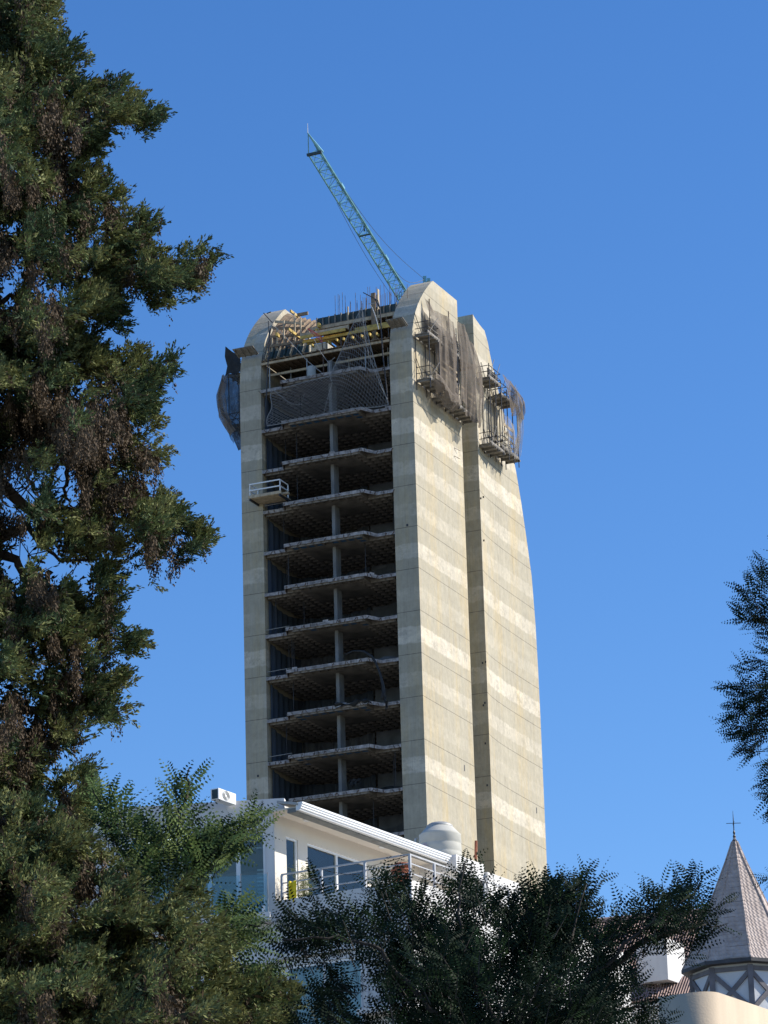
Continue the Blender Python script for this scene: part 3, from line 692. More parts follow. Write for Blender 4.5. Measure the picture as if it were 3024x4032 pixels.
# 1: on the right front wall
B1=(.7,5,96.0)
s1,P1=scaffold(B1,'big hanging scaffold wrapped in torn brown netting on the front right wall',.3,9.6,
   [(96.25,.4,3.6),(95.75,3.4,9.7),(99.9,.3,3.6),(99.9,3.6,9.0)],[.5,2.4,4.2,6.0,7.8,9.5],lambda y:102.2 if y>3 else 100.2,
   boards=[(3.0,6.6,97.9,.22),(3.0,6.6,97.3,.22),(3.0,6.6,98.5,.16),(6.9,9.6,96.6,.2),(6.9,9.6,97.1,.2),(6.9,9.6,97.6,.2),(3.2,6.0,96.7,.15)])
for y in (2.6,6.4): m_=MB(); m_.tube([(.5,y,101),(.5,y,103.6 if y<4 else 103.9)],.04,6); P1(m_,'post','rust')
def col(y,zt,zb,xt=1.35,xm=1.6,xb=1.4): return [(xt,y,zt),(xm,y,(zt*2+zb)/3),(xm,y,(zt+2*zb)/3),(xb,y,zb)]
cloth([col(2.3,103.7,96.4,.3,.9,1.2),col(3.2,102.9,95.9,.5,1.5),col(4.2,102.6,95.6),col(5.0,102.3,95.1),col(5.8,101.9,96.4,1.3,1.0,1.3)],.10,2.6,'debris_net','net',s1,B1,seed=1)
cloth([col(6.3,102.9,96.6,1.3,1.2,1.2),col(7.2,102.9,95.6),col(8.2,102.3,95.2,1.4,1.8,1.5),col(9.1,101.7,95.0,1.4,1.9,1.6),col(9.9,101.0,95.2,1.4,1.9,1.5)],.11,2.6,'debris_net','net',s1,B1,seed=2)
cloth([col(1.0,97.1,96.0,1.3,1.5,1.0),col(2.5,96.9,95.4,1.4,1.7,1.),col(4.,96.4,94.8,1.4,1.8,1.2),col(5.4,96.6,95.2,1.4,1.6,1.)],.09,2.,'debris_net','net',s1,B1,seed=3)
cloth([col(2.2,102.6,99.9,.2,.25,.3),col(3.2,102.3,100.,.2,.3,.3),col(4.6,102.5,100.1,.2,.3,.3),col(6.0,102.4,100.,.2,.3,.3),col(8.8,102.0,100,.2,.3,.3)],.06,3,'wall_net','netd',s1,B1,seed=6)
cloth([col(5.6,101.5,96,1.1,1.1,1.1),col(6.0,101.5,95.8,1.2,1.2,1.2),col(6.5,101.3,96.0,1.1,1.1,1.1)],.08,1.,'black_net','blackcloth',s1,B1,seed=4)
# 2: on the rear right wall
B2=(.5,17,95.5)
s2,P2=scaffold(B2,'hanging scaffold with loose net blown outwards on the rear right wall',13.0,19.2,
   [(95.0,13.1,15.9),(95.4,15.5,19.1),(100.6,13.2,15.7),(99.9,15.7,18.9)],[13.3,14.5,15.7,16.9,18.0,19.0],lambda y:101.9-.30*(y-13),x0=-.3,
   boards=[(16.3,18.4,96.4,.2),(16.3,18.4,96.9,.2),(16.3,18.4,97.5,.25)])
P2(MB().box(.75,.8,13.4,15.5,100.7,101.5),'black_panel','blackcloth')
cloth([col(16.31,102.0,98.9,.9,1.3,1.2),col(17.03,101.8,98.6,1.,1.5,1.4),col(17.75,101.4,98.7,1.,1.6,1.5),col(18.47,101.3,98.6,1.1,1.7,1.5),col(19.19,101.2,98.6,1.1,1.5,1.3)],.12,2.4,'debris_net','net',s2,B2,seed=7)
cloth([col(17.97,100.2,96.2,1.,1.5,1.1),col(18.54,100.9,95.5,1.0,1.25,.9),col(19.19,101.7,95.7,.95,1.25,.9)],.10,2.8,'loose_net','netl',s2,B2,seed=8)
cloth([col(16.02,98.5,95.6,1.,1.2,1.0),col(16.89,98.2,95.2,1.1,1.3,1.1),col(17.9,98.,95.0,1.1,1.3,1.1)],.08,2,'loose_net','netl',s2,B2,seed=9)
# 3: beyond the left wall
B3=(-15.2,3,96.0)
s3,P3=scaffold(B3,'hanging scaffold in dark ragged netting sticking out beyond the left tower wall',.6,7.5,
   [(95.4,.6,6.5),(99.6,.6,6.5)],[.8,2.6,4.4,6.2],lambda y:101.6,depth=1.35,sgn=-1,x0=-14.6)
def colL(y,zt,zb,xt=-16.0,xm=-16.2,xb=-15.9): return [(xt,y,zt),(xm,y,(zt*2+zb)/3),(xm+.2,y,(zt+2*zb)/3),(xb,y,zb)]
cloth([colL(.3,99.4,94.2,-14.9,-14.8,-14.8),colL(.35,99.6,93.6,-15.5,-15.6,-15.3),colL(.5,99.7,95.2,-16.1,-16.7,-15.9),colL(2.5,99.7,94.5),colL(5,99.7,94.6)],.10,2.2,'debris_net','netd',s3,B3,seed=11)
cloth([colL(.2,99.4,95.0,-15.8,-16.1,-15.2),colL(.0,99.5,94.4,-16.1,-16.6,-15.3),colL(.4,99.5,95.0,-16.1,-16.5,-15.7)],.11,2.9,'loose_net','net',s3,B3,seed=12)
cloth([colL(.5,100.7,99.6,-14.7,-14.7,-14.7),colL(.5,101.4,99.6,-15.4,-15.4,-15.4),colL(.5,102.0,99.6,-16.0,-16.05,-16.1)],.05,1.,'black_sheet','blackcloth',s3,B3,seed=13)
cloth([colL(.4,95.4,93.4,-15.9,-15.6,-14.9),colL(.2,95.3,93.0,-15.6,-15.4,-14.7),colL(.2,95.3,93.6,-15.,-14.9,-14.7)],.07,1.5,'loose_net','netd',s3,B3,seed=14)

# ------------------------------------------------------------------ crane
cb=TW.o+TW.u*(-1.0)+TW.v*11.1
JB=Vector(at(1640,1240,264.)); JT=Vector(at(1240,592,244.)); top=Vector(at(1672,1100,266.))
crane=thing('tower_crane','turquoise lattice luffing crane jib rising to the upper left above the tower roof','crane',(JB.x+.6,JB.y+.4,GZ))
def K(mb,n,m,**k): return shift(mb,(JB.x+.6,JB.y+.4,GZ)).build(n,m,crane,**k)
ax=(JT-JB); Lj=ax.length; ax.normalize()
side=ax.cross(Vector((0,0,1))).normalized()
# the luffing plane: keep the two lower chords level with each other
side=Vector((0.985,-0.17,0)); side=(side-ax*side.dot(ax)).normalized(); nn=side.cross(ax).normalized()
if nn.z<0: nn=-nn
hw=.50; hh=.85; nb=int(Lj/1.02)
ch=[lambda s:JB+ax*s+side*hw-nn*.3, lambda s:JB+ax*s-side*hw-nn*.3, lambda s:JB+ax*s+nn*.5]
m_=MB()
K(MB().tube([ch[0](0),ch[0](Lj)],.085,6),'chord','crane'); K(MB().tube([ch[1](0),ch[1](Lj)],.075,6),'chord','crane'); K(MB().tube([ch[2](0),ch[2](Lj)],.075,6),'chord','crane')
for i in range(nb):
    a,c=i*Lj/nb,(i+1)*Lj/nb; md=(a+c)/2
    m_.tube([ch[0](a),ch[1](a)],.031,4); m_.tube([ch[1](a),ch[0](c)] if i%2 else [ch[0](a),ch[1](c)],.031,4)
    for j in (0,1): m_.tube([ch[j](a),ch[2](md)],.031,4); m_.tube([ch[2](md),ch[j](c)],.031,4)
K(m_,'lattice','crane')
m_=MB(); m_.beam(ch[1](Lj)-side*.12,ch[0](Lj)+side*.05,.22,.18); K(m_,'jib_head','craned')
m_=MB(); m_.tube([ch[0](Lj-.2)+nn*.1,ch[2](Lj)+ax*1.5],[.17,.05],6); m_.tube([ch[1](Lj),ch[2](Lj)+ax*1.4],.04,5); m_.tube([ch[2](Lj-.6),ch[2](Lj)+ax*1.5],[.05,.04],5); K(m_,'head_bracket','crane')
hp=ch[2](Lj)+ax*1.5; K(MB().tube([hp,hp+Vector((0,0,.8))],[.03,.02],5),'antenna','white')
m_=MB(); m_.beam(ch[1](Lj*.52),ch[0](Lj*.52),.1,.12); K(m_,'cross_member','craned')
m_=MB(); q=JB+ax*Lj*.53; m_.box(q.x-.06,q.x+.06,q.y-.1,q.y+.1,q.z-.05,q.z+.75); K(m_,'winch_motor','craned')
m_=MB(); q=JB+ax*Lj*.10; m_.box(q.x-.3,q.x+.35,q.y-.3,q.y+.3,q.z-.1,q.z+.15); K(m_,'tool_box','crane')
for s_ in (.37,.80): m_=MB(); q=ch[0](Lj*s_); m_.beam(q-ax*.35+nn*.05,q+ax*.35+nn*.05,.16,.2); K(m_,'splice_plate','crane')
for w_,n_ in ((ch[0](Lj*.985),'luffing_cable'),(ch[0](Lj*.385),'luffing_cable')):
    pts=[top.lerp(w_,t)-Vector((0,0,1.1*math.sin(math.pi*t))) for t in [i/10 for i in range(11)]]; K(MB().tube(pts,.022,4),n_,'cable')
e1=Vector(at(1548,1165,262)); pts=[ch[1](Lj*.72).lerp(e1,t)+Vector((-.12,0,-.35*math.sin(math.pi*t))) for t in [i/8 for i in range(9)]]; K(MB().tube(pts,.018,4),'hoist_cable','cable')
# A-frame, slewing platform and mast behind the wall
m_=MB(); m_.tube([JB+Vector((.4,.2,0)),top],.09,6); m_.tube([JB+Vector((2.2,.5,-.3)),top],.08,6); m_.box(top.x-.14,top.x+.14,top.y-.2,top.y+.2,top.z-.35,top.z+.22); m_.box(top.x+.18,top.x+.45,top.y-.2,top.y+.2,top.z-.2,top.z+.02); K(m_,'a_frame','crane')
K(MB().box(JB.x-.6,JB.x+3.0,JB.y-.6,JB.y+1.0,JB.z-.6,JB.z-.15),'slewing_platform','crane')
m_=MB(); mx,my=JB.x+.6,JB.y+.4
for sx in (-.7,.7):
    for sy in (-.7,.7): m_.box(mx+sx-.07,mx+sx+.07,my+sy-.07,my+sy+.07,GZ,JB.z-.62)
z=GZ
while z<JB.z-2.2:
    for a,c in (((-.7,-.7),(.7,-.7)),((.7,-.7),(.7,.7)),((.7,.7),(-.7,.7)),((-.7,.7),(-.7,-.7))):
        m_.beam((mx+a[0],my+a[1],z),(mx+c[0],my+c[1],z+1.5),.06)
    z+=1.5
K(m_,'mast','crane')

# ================================================================== WHITE HOUSE (frame HS: x along its front, y back; origin at the terrace corner)
XA=-4.82; HB=(-2.5,4,11.0)
K2=HS.o+HS.u*XA; H2=Frame(K2[0],K2[1],math.radians(-7))
h2=lambda x,y,z: tuple(HS.loc(H2.o+H2.u*x+H2.v*y+np.array([0,0,z])))
house=fthing(HS,HB,'white_house','white plastered modern house with glass corner room, terrace and long white gutter','house')
def hb(mb,name,m,parent=None,**k): return shift(mb,HB).build(name,m,parent if parent is not None else house,**k)
def h2box(x0,x1,y0,y1,z0,z1):
    m=MB(); m.add([h2(a,b_,c) for c in (z0,z1) for a,b_ in ((x0,y0),(x1,y0),(x1,y1),(x0,y1))],[(3,2,1,0),(4,5,6,7),(0,1,5,4),(1,2,6,5),(2,3,7,6),(3,0,4,7)]); return m
# wall A behind the terrace (faces the sun), with openings cut by building it in pieces
wz0,wz1=24.0,28.0
for (y0,y1,z0,z1) in ((-.0,.68,wz0,wz1),(1.37,1.94,wz0,wz1),(.68,1.37,26.98,wz1),(1.94,5.62,27.0,wz1),(5.62,14.5,wz0,wz1)):
    hb(MB().box(XA-.22,XA,y0,y1,z0,z1),'terrace_wall','plasterc')
def window(x,y0,y1,z0,z1,n,name='sliding_door',fr=.07,head=None):
    f=MB(); 
    for yy in (y0,y1-fr): f.box(x-.14,x-.04,yy,yy+fr,z0,z1)
    f.box(x-.14,x-.04,y0+fr,y1-fr,z1-fr,z1); f.box(x-.14,x-.04,y0+fr,y1-fr,z0,z0+fr)
    for i in range(1,n): yy=y0+(y1-y0)*i/n; f.box(x-.135,x-.035,yy-.045,yy+.045,z0+fr,z1-fr)
    F=hb(f,name,'white'); shift(MB().box(x-.095,x-.085,y0+fr,y1-fr,z0+fr,z1-fr),HB).build('pane','glass',F); return F
window(XA,.68,1.37,24.05,26.98,1); window(XA,1.94,5.62,24.05,27.0,2)
def pale_sheet(u_,v_): y=2.0+3.5*u_; return (XA-.42+.04*math.sin(y*13),y,24.06+2.9*v_)
hb(MB().grid(pale_sheet,120,2),'curtain','curtain',smooth=True)  # pale sheet added behind the glass to stand in for reflected sky
hb(MB().box(XA-4.6,XA-4.5,.5,14.3,24.0,27.6),'room_wall','room'); hb(MB().box(XA-4.5,XA-.22,.3,14.3,24.0,24.04),'room_floor','room')
hb(MB().box(XA-4.5,XA-.22,.3,14.3,27.3,27.36),'room_ceiling','room')
# soffit, roof, gutter
def ext(poly,y0,y1): m=MB(); m.prism([(x,z) for x,z in poly],1,y0,y1); return m
GX=-3.7
hb(MB().box(XA+.003,GX-.12,-.28,9.9,27.54,27.59),'soffit','plasterc')
hb(ext([(XA+.36,27.84),(GX-.02,27.68),(GX-.02,27.595),(XA+.36,27.76)],-.40,9.98),'roof','grey')
rm=MB(); 
for i in range(60): y=-.5+i*.17; rm.beam((GX-.75,y,27.62),(GX-.1,y,27.535),.07,.035)
hb(MB().box(GX-.42,GX-.10,-.34,9.92,27.40,27.537),'eave_strip','greyd')
hb(ext([(GX-.10,27.44),(GX+.03,27.44),(GX+.05,27.49),(GX+.08,27.50),(GX+.08,27.555),(GX+.11,27.565),(GX+.11,27.62),(GX+.14,27.63),(GX+.14,27.69),(GX-.10,27.69)],-.36,9.98),'gutter','white')
for y in (1.25,5.9):
    m=MB(); m.lathe([(.0,27.52),(.12,27.52),(.13,27.50),(.16,27.51),(.16,27.539)],(XA+GX)/2-.1,y,20); hb(m,'downlight','white')
# left block: parapet, pier, glass corner room
hb(h2box(-9,.33,-.02,.28,27.52,28.03),'parapet','plaster'); hb(h2box(-9,-.02,0,.26,27.0,27.516),'front_wall','plaster')
hb(h2box(-.29,0,0.003,.26,23.0,27.0),'front_wall','plaster'); hb(h2box(-9,-4.6,0.003,.26,23.0,27.0),'front_wall','plaster')
hb(h2box(-9,0,-.002,.26,16,24.3),'front_wall','plaster')
fr=MB()
for x in (-.37,-1.22,-2.12,-3.0,-3.9,-4.6): 
    m=h2box(x,x+(.13 if x in(-1.22,-2.12) else .07),.05,.16,24.4,27.0); fr.add(m.v,m.f)
m=h2box(-4.6,-.3,.05,.16,24.3,24.4); fr.add(m.v,m.f); F=hb(fr,'window_frame','white')
m=h2box(-4.55,-.33,.09,.105,24.4,27.0); shift(m,HB).build('pane','glass',F)
hb(h2box(-4.6,-.3,3.4,3.5,24.2,27.2),'room_wall','room'); hb(h2box(-4.6,-.1,.3,3.5,26.55,26.6),'room_ceiling','plasterc')
fu=MB(); m=h2box(-1.0,-.4,.6,1.2,24.9,24.95); fu.add(m.v,m.f); 
for x,y in ((-1,.6),(-.45,.6),(-1,1.15),(-.45,1.15)): m=h2box(x,x+.04,y,y+.04,24.3,24.9); fu.add(m.v,m.f)
hb(fu,'table','roomd'); hb(h2box(-1.75,-1.35,.5,.9,24.3,25.2),'armchair','roomd')
sh=MB()
for i in range(9): m=h2box(-.62,-.36,.35,.40,24.9+i*.12,24.95+i*.12); sh.add(m.v,m.f)
hb(sh,'slatted_shelf','white')
# balcony ledge with glass balustrade
hb(h2box(-3.6,-.10,-.55,-.004,24.12,24.36),'ledge','plaster')
hb(h2box(-1.0,-.15,-.52,-.505,24.36,25.55),'balustrade','glassr'); hb(h2box(-3.5,-1.02,-.52,-.505,24.36,25.55),'balustrade','glassr')
for x in (-1.0,-.17): hb(h2box(x,x+.025,-.53,-.50,24.36,25.6),'glass_post','grey')
for x in (-.80,-.34,-1.35,-2.2): hb(h2box(x,x+.09,-.56,-.49,24.37,24.56),'glass_clamp','white')
# terrace slab and body under it
hb(MB().box(XA+.003,-.16,.16,14.4,23.6,24.0),'terrace_floor','plaster')
hb(MB().box(XA+.003,0,0,.15,22.72,24.80),'front_wall','plaster')
for (x0,x1,z0,z1) in ((XA+.003,-4.5,11,22.717),(-1.8,0,11,22.717),(-4.5,-1.8,11,20.4)): hb(MB().box(x0,x1,0.0,.2,z0,z1),'front_wall','plaster')
for (y0,y1,z0,z1) in ((.153,14.5,22.9,24.82),(.203,2.5,11,22.897),(4.2,7.6,11,22.897),(9.4,14.5,11,22.897),(2.5,4.2,11,20.7),(7.6,9.4,11,20.7)): hb(MB().box(-.2,0.0,y0,y1,z0,z1),'side_wall','plaster')
for y0,y1 in ((2.5,4.2),(7.6,9.4)):
    f=MB(); f.box(-.14,-.06,y0,y0+.07,20.7,22.9); f.box(-.14,-.06,y1-.07,y1,20.7,22.9); f.box(-.14,-.06,y0+.07,y1-.07,22.83,22.9); f.box(-.135,-.065,(y0+y1)/2-.04,(y0+y1)/2+.04,20.7,22.83)
    F=hb(f,'side_window','white'); shift(MB().box(-.105,-.095,y0+.07,y1-.07,20.7,22.83),HB).build('pane','glass',F)
hb(MB().box(-12,-.5,14.4,14.6,11,24.8),'back_wall','plaster'); hb(MB().box(XA-5,XA-4.8,0,14.3,11,28),'back_wall','plaster')
# cornice bands, lower window with curtain
hb(MB().box(XA-.0,.07,-.10,-.004,22.95,23.12),'cornice','plaster'); hb(h2box(-9,.03,-.24,-.006,22.85,23.2),'cornice','plaster'); hb(MB().box(.004,.07,-.1,14.5,22.95,23.12),'cornice','plaster')
f=MB(); f.box(-4.5,-4.42,.04,.12,20.4,22.717); f.box(-1.88,-1.8,.04,.12,20.4,22.717); f.box(-4.42,-1.88,.04,.12,22.64,22.717); f.box(-3.2,-3.12,.045,.115,20.4,22.64)
F=hb(f,'front_window','white'); shift(MB().box(-4.42,-1.88,.07,.08,20.4,22.64),HB).build('pane','glass',F)
def cur(u_,v_): x=-4.4+2.5*u_; return (x,.34+.05*math.sin(x*14)+.03*math.sin(x*31),20.4+2.2*v_)
hb(MB().grid(cur,120,2),'curtain','curtain',smooth=True)
hb(MB().tube([(-1.62,-.06,12),(-1.62,-.06,22.9)],.045,8),'drain_pipe','plaster')
m=MB(); m.box(-.95,-.72,-.2,-.02,23.3,23.62); F=hb(m,'wall_lantern','glass'); m=MB()
for z in (23.27,23.62): m.box(-.98,-.69,-.22,-.01,z,z+.03)
for x,y in ((-.97,-.21),(-.72,-.21)): m.box(x,x+.03,y,y+.03,23.3,23.62)
shift(m,HB).build('lantern_frame','iron',F)
# small balcony rail low on the front
rl=MB()
for z in (21.3,21.5,21.7,21.9): rl.box(-1.55,-.05,-.5,-.47,z,z+.03)
for x in (-1.55,-.08): rl.box(x,x+.03,-.5,-.0,21.88,21.91); rl.box(x,x+.04,-.5,-.46,21.0,21.9)
hb(rl,'low_railing','rail'); hb(MB().box(-1.7,0.0,-.55,-.004,20.85,21.0),'low_balcony','plaster')
# terrace railing
rt=24.8; rh=25.62
tr=MB(); P_=[(-4.62,.07),(-3.2,.07),(-1.65,.07),(-.07,.07),(-.07,1.55),(-.07,3.1),(-.07,4.7),(-.07,6.3)]
for x,y in P_: hb(MB().box(x-.035,x+.035,y-.035,y+.035,rt,rh-.03),'rail_post','rail')
for z in (rh-.03,25.32,25.02):
    h=.045 if z>25.5 else .035; w=.05 if z>25.5 else .03
    hb(MB().box(-4.64,-.04 if z>25.5 else -.105,.07-w/2,.07+w/2,z,z+h),'handrail' if z>25.5 else 'rail_bar','rail'); hb(MB().box(-.07-w/2,-.07+w/2,.07+w/2+.001 if z>25.5 else .106,6.4,z,z+h),'handrail' if z>25.5 else 'rail_bar','rail')
m=MB(); m.tube([(-3.2+3.1*t,.05,25.58-.35*math.sin(math.pi*t)*(1 if t<.5 else .4)) for t in [i/20 for i in range(21)]],.008,4); hb(m,'string_light','dsteel')
# things on the terrace and roof
def hthing(px,py,name,lab,cat,y=None,x=None,z=None):
    p=HS.on(px,py,1,y) if y is not None else HS.on(px,py,0,x)
    if z is not None: p[2]=z
    return p,fthing(HS,tuple(p),name,lab,cat)
p,t=hthing(1152,3520,'yellow_cloth','bright yellow cloth hung over the terrace rail beside the door','cloth',y=.02); bpy.data.objects.remove(t)
def yc(u_,v_): return (p[0]-.13+.26*u_,.02-.03*math.sin(u_*12),25.33-.62*v_+.03*math.sin(u_*9))
m=MB(); m.grid(yc,16,8); o=shift(m,tuple(p)).build('yellow_cloth','yell',smooth=True); o.location=tuple(HS.o+HS.u*p[0]+HS.v*p[1]+np.array([0,0,p[2]])); o.rotation_euler[2]=HS.yaw
so=o.modifiers.new('t','SOLIDIFY'); so.thickness=.01; tag(o,'bright yellow cloth hanging behind the terrace rail beside the door','cloth')
b_=(-.62,.45,24.80); t=fthing(HS,b_,'terracotta_pot','terracotta pot with a tilted bowl on top at the corner of the terrace rail','pot')
m=MB(); m.lathe([(.18,24.80),(.26,24.95),(.29,25.1),(.27,25.22),(.30,25.24),(.30,25.28),(.2,25.28)],b_[0],b_[1],24); shift(m,b_).build('pot_body','terra',t,smooth=True)
m=MB(); m.lathe([(.05,25.28),(.2,25.32),(.26,25.42),(.2,25.47),(.0,25.48)],b_[0]+.05,b_[1],24); shift(m,b_).build('bowl','terra',t,smooth=True)
hb(MB().box(-1.1,-.2,.18,.8,24.003,24.795),'planter_bench','plaster')
# tank
b_=(-4.45,9.8,27.55); t=fthing(HS,b_,'water_tank','ribbed grey plastic water tank on the roof behind the white gutter','tank'); R0=.71
m=MB(); m.lathe([(.0,27.75),(R0,27.75),(R0,28.0),(R0-.012,28.03),(R0,28.06),(R0-.01,28.3),(R0-.022,28.33),(R0-.0,28.36),(R0-.02,28.62),(R0-.01,28.66),(R0-.06,28.70),(.45,28.92),(.40,28.94),(0,28.94)],b_[0],b_[1],40); shift(m,b_).build('tank_body','tank',t,smooth=True)
m=MB(); m.lathe([(0.44,28.93),(.44,28.97),(.36,29.03),(.30,29.06),(.05,29.08),(.04,29.12),(0,29.12)],b_[0],b_[1],32); shift(m,b_).build('lid','grey',t,smooth=True)
m=MB(); m.tube([(b_[0]-.72,b_[1]-.25,28.62),(b_[0]-.78,b_[1]-.28,28.6),(b_[0]-.78,b_[1]-.28,27.8)],.03,8); shift(m,b_).build('pipe','steel',t)
m=MB(); a0=-math.pi/2-.28
m.lathe([(.10,0),(.115,0),(.115,.006),(.10,.006)],0,0,24); m.lathe([(.05,0),(.065,0),(.065,.006),(.05,.006)],0,0,24)
m.v=[(b_[0]+(R0+.008+z)*math.cos(a0)-x*math.sin(a0),b_[1]+(R0+.008+z)*math.sin(a0)+x*math.cos(a0),28.17+y) for x,y,z in m.v]
MT['lilac']=mat('lilac print',(.45,.30,.42),.6,(5,.1,1)); shift(m,b_).build('round_logo','lilac',t)
hb(MB().box(-3.9-1.3,-3.42,9.0,10.9,27.2,27.72),'tank_plinth','plaster'); hb(MB().box(-4.9,-3.3,10.903,13.2,26.5,27.45),'roof_parapet','plaster')
p=HS.on(1872,3345,1,11.6); o=MB().tube([(0,0,-.35),(.03,0,.3)],.05,10).build('vent_pipe','terra'); o.location=tuple(HS.o+HS.u*p[0]+HS.v*p[1]+np.array([0,0,p[2]])); tag(o,'short red vent pipe standing beside the water tank','pipe')
# air conditioner
p=at(861,3146,106.5); t=thing('air_conditioner','white outdoor air conditioner unit on the parapet of the white house','air conditioner',tuple(p),HS.yaw)
MB().box(-.30,0,0,1.0,0,.36).build('casing','white',t,bevel=.02); MB().box(-.24,-.03,-.012,-.004,.03,.32).build('grille','formface',t)
m=MB()
for rr in (.05,.08,.11,.14): m.lathe([(rr,0),(rr+.012,0),(rr+.012,.01),(rr,.01)],0,0,24)
m.v=[(.004+z,.42+x*1.35,.19+y) for x,y,z in m.v]; m.build('fan_guard','grey',t)
# terrace plant
def leafset(P,A,N,L,nl,lw,ll,pair_ang=1.0,droop=.14):
    "compound leaves: nl pairs of leaflets along a rachis; returns vertex and face arrays"
    n=len(P); A=A/np.linalg.norm(A,axis=1)[:,None]; B=np.cross(A,N); B/=np.linalg.norm(B,axis=1)[:,None]+1e-9; Nn=np.cross(B,A)
    V=[]; 
    for j in range(nl):
        t=(j+.8)/nl
        base=P+A*(L*t)[:,None]-Nn*(droop*L*t*t)[:,None]
        sz=(math.sin(math.pi*min(1,(t*.8+.18)))**.5)
        for s in ((-1,1) if j<nl-1 else (-1,1,0)):
            sweep=.18+.22*t
            d=(B*s*math.cos(sweep)+A*math.sin(sweep)) if s else A.copy()
            d=d-Nn*(.10+.25*rng.random(n))[:,None]*(1 if s else .3); d/=np.linalg.norm(d,axis=1)[:,None]
            l=(ll*sz*(.85+.3*rng.random(n)))[:,None]; w=np.cross(d,Nn); w/=np.linalg.norm(w,axis=1)[:,None]; wd=(lw*sz*.5)
            V.append(np.stack([base+d*l*.05,base+d*l*.45+w*wd,base+d*l*.98,base+d*l*.5-w*wd],1))
    V=np.concatenate([v[:,None] for v in V],1)   # n, leaflets, 4, 3
    return V
def quads_mesh(name,Vs,mats,mids,parent,extra=None):
    V=Vs.reshape(-1,3); nq=len(V)//4
    me=bpy.data.meshes.new(name); me.vertices.add(len(V)); me.vertices.foreach_set('co',V.astype(np.float32).ravel())
    me.loops.add(nq*4); me.loops.foreach_set('vertex_index',np.arange(nq*4,dtype=np.int32)); me.polygons.add(nq)
    me.polygons.foreach_set('loop_start',np.arange(nq,dtype=np.int32)*4); me.polygons.foreach_set('loop_total',np.full(nq,4,dtype=np.int32))
    for q in mats: me.materials.append(MT[q])
    me.polygons.foreach_set('material_index',mids.astype(np.int32)); me.update(calc_edges=True); me.validate()
    o=bpy.data.objects.new(name,me); C.objects.link(o); o.parent=parent; return o
def norm(a): return a/(np.linalg.norm(a,axis=-1,keepdims=True)+1e-9)
b_=HS.on(1196,3530,1,.6); W_=HS.o+HS.u*b_[0]+HS.v*b_[1]+np.array([0,0,24.0]); t=thing('potted_plant','airy pale green potted shrub on the terrace in front of the doors','plant',tuple(W_),HS.yaw)
m=MB(); m.lathe([(.0,0),(.18,0),(.24,.4),(.2,.42)],0,0,20); m.build('pot','terra',t,smooth=True)
m=MB(); rr=random.Random(5); tips=[]
for i in range(16):
    a=rr.uniform(0,6.28); q=Vector((.45*math.cos(a)*rr.random(),.35*math.sin(a)*rr.random(),rr.uniform(1.0,1.9))); m.tube([(0,0,.38),(q.x*.4,q.y*.4,q.z*.6),q],[.012,.008,.004],4); tips.append(np.array(q))
m.build('stem','bark',t)
n=900; P=np.array([tips[i%16] for i in range(n)])*(1-.6*rng.random(n)**2)[:,None]+rng.normal(0,.09,(n,3)); P[:,2]=np.maximum(P[:,2],.5)
V=leafset(P,rng.normal(0,1,(n,3)),rng.normal(0,1,(n,3)),np.full(n,.07),2,.02,.06); quads_mesh('foliage',V,['potleaf'],np.zeros(V.size//12),t)

# white annex with overhanging box
B=(-2.5,18.5,11.0); t=fthing(HS,B,'white_annex','white building piece with an overhanging square box in front of the tiled roofs','building')
shift(MB().box(-2.2,-.55,17.9,22,11,24.42),B).build('wall','plaster',t)
shift(MB().box(-.83,0.0,17.43,18.85,24.42,25.87),B).build('overhanging_box','plaster',t,bevel=.01)
m=MB(); m.prism([(-1.35,17.8),(-.835,17.43),(-.835,18.85),(-1.35,18.85)],2,24.424,25.85); shift(m,B).build('chamfered_wing','plaster',t)
m=MB(); m.lathe([(0,24.40),(.09,24.40),(.11,24.417)],-.3,18.0,16); shift(m,B).build('downlight','roomd',t)

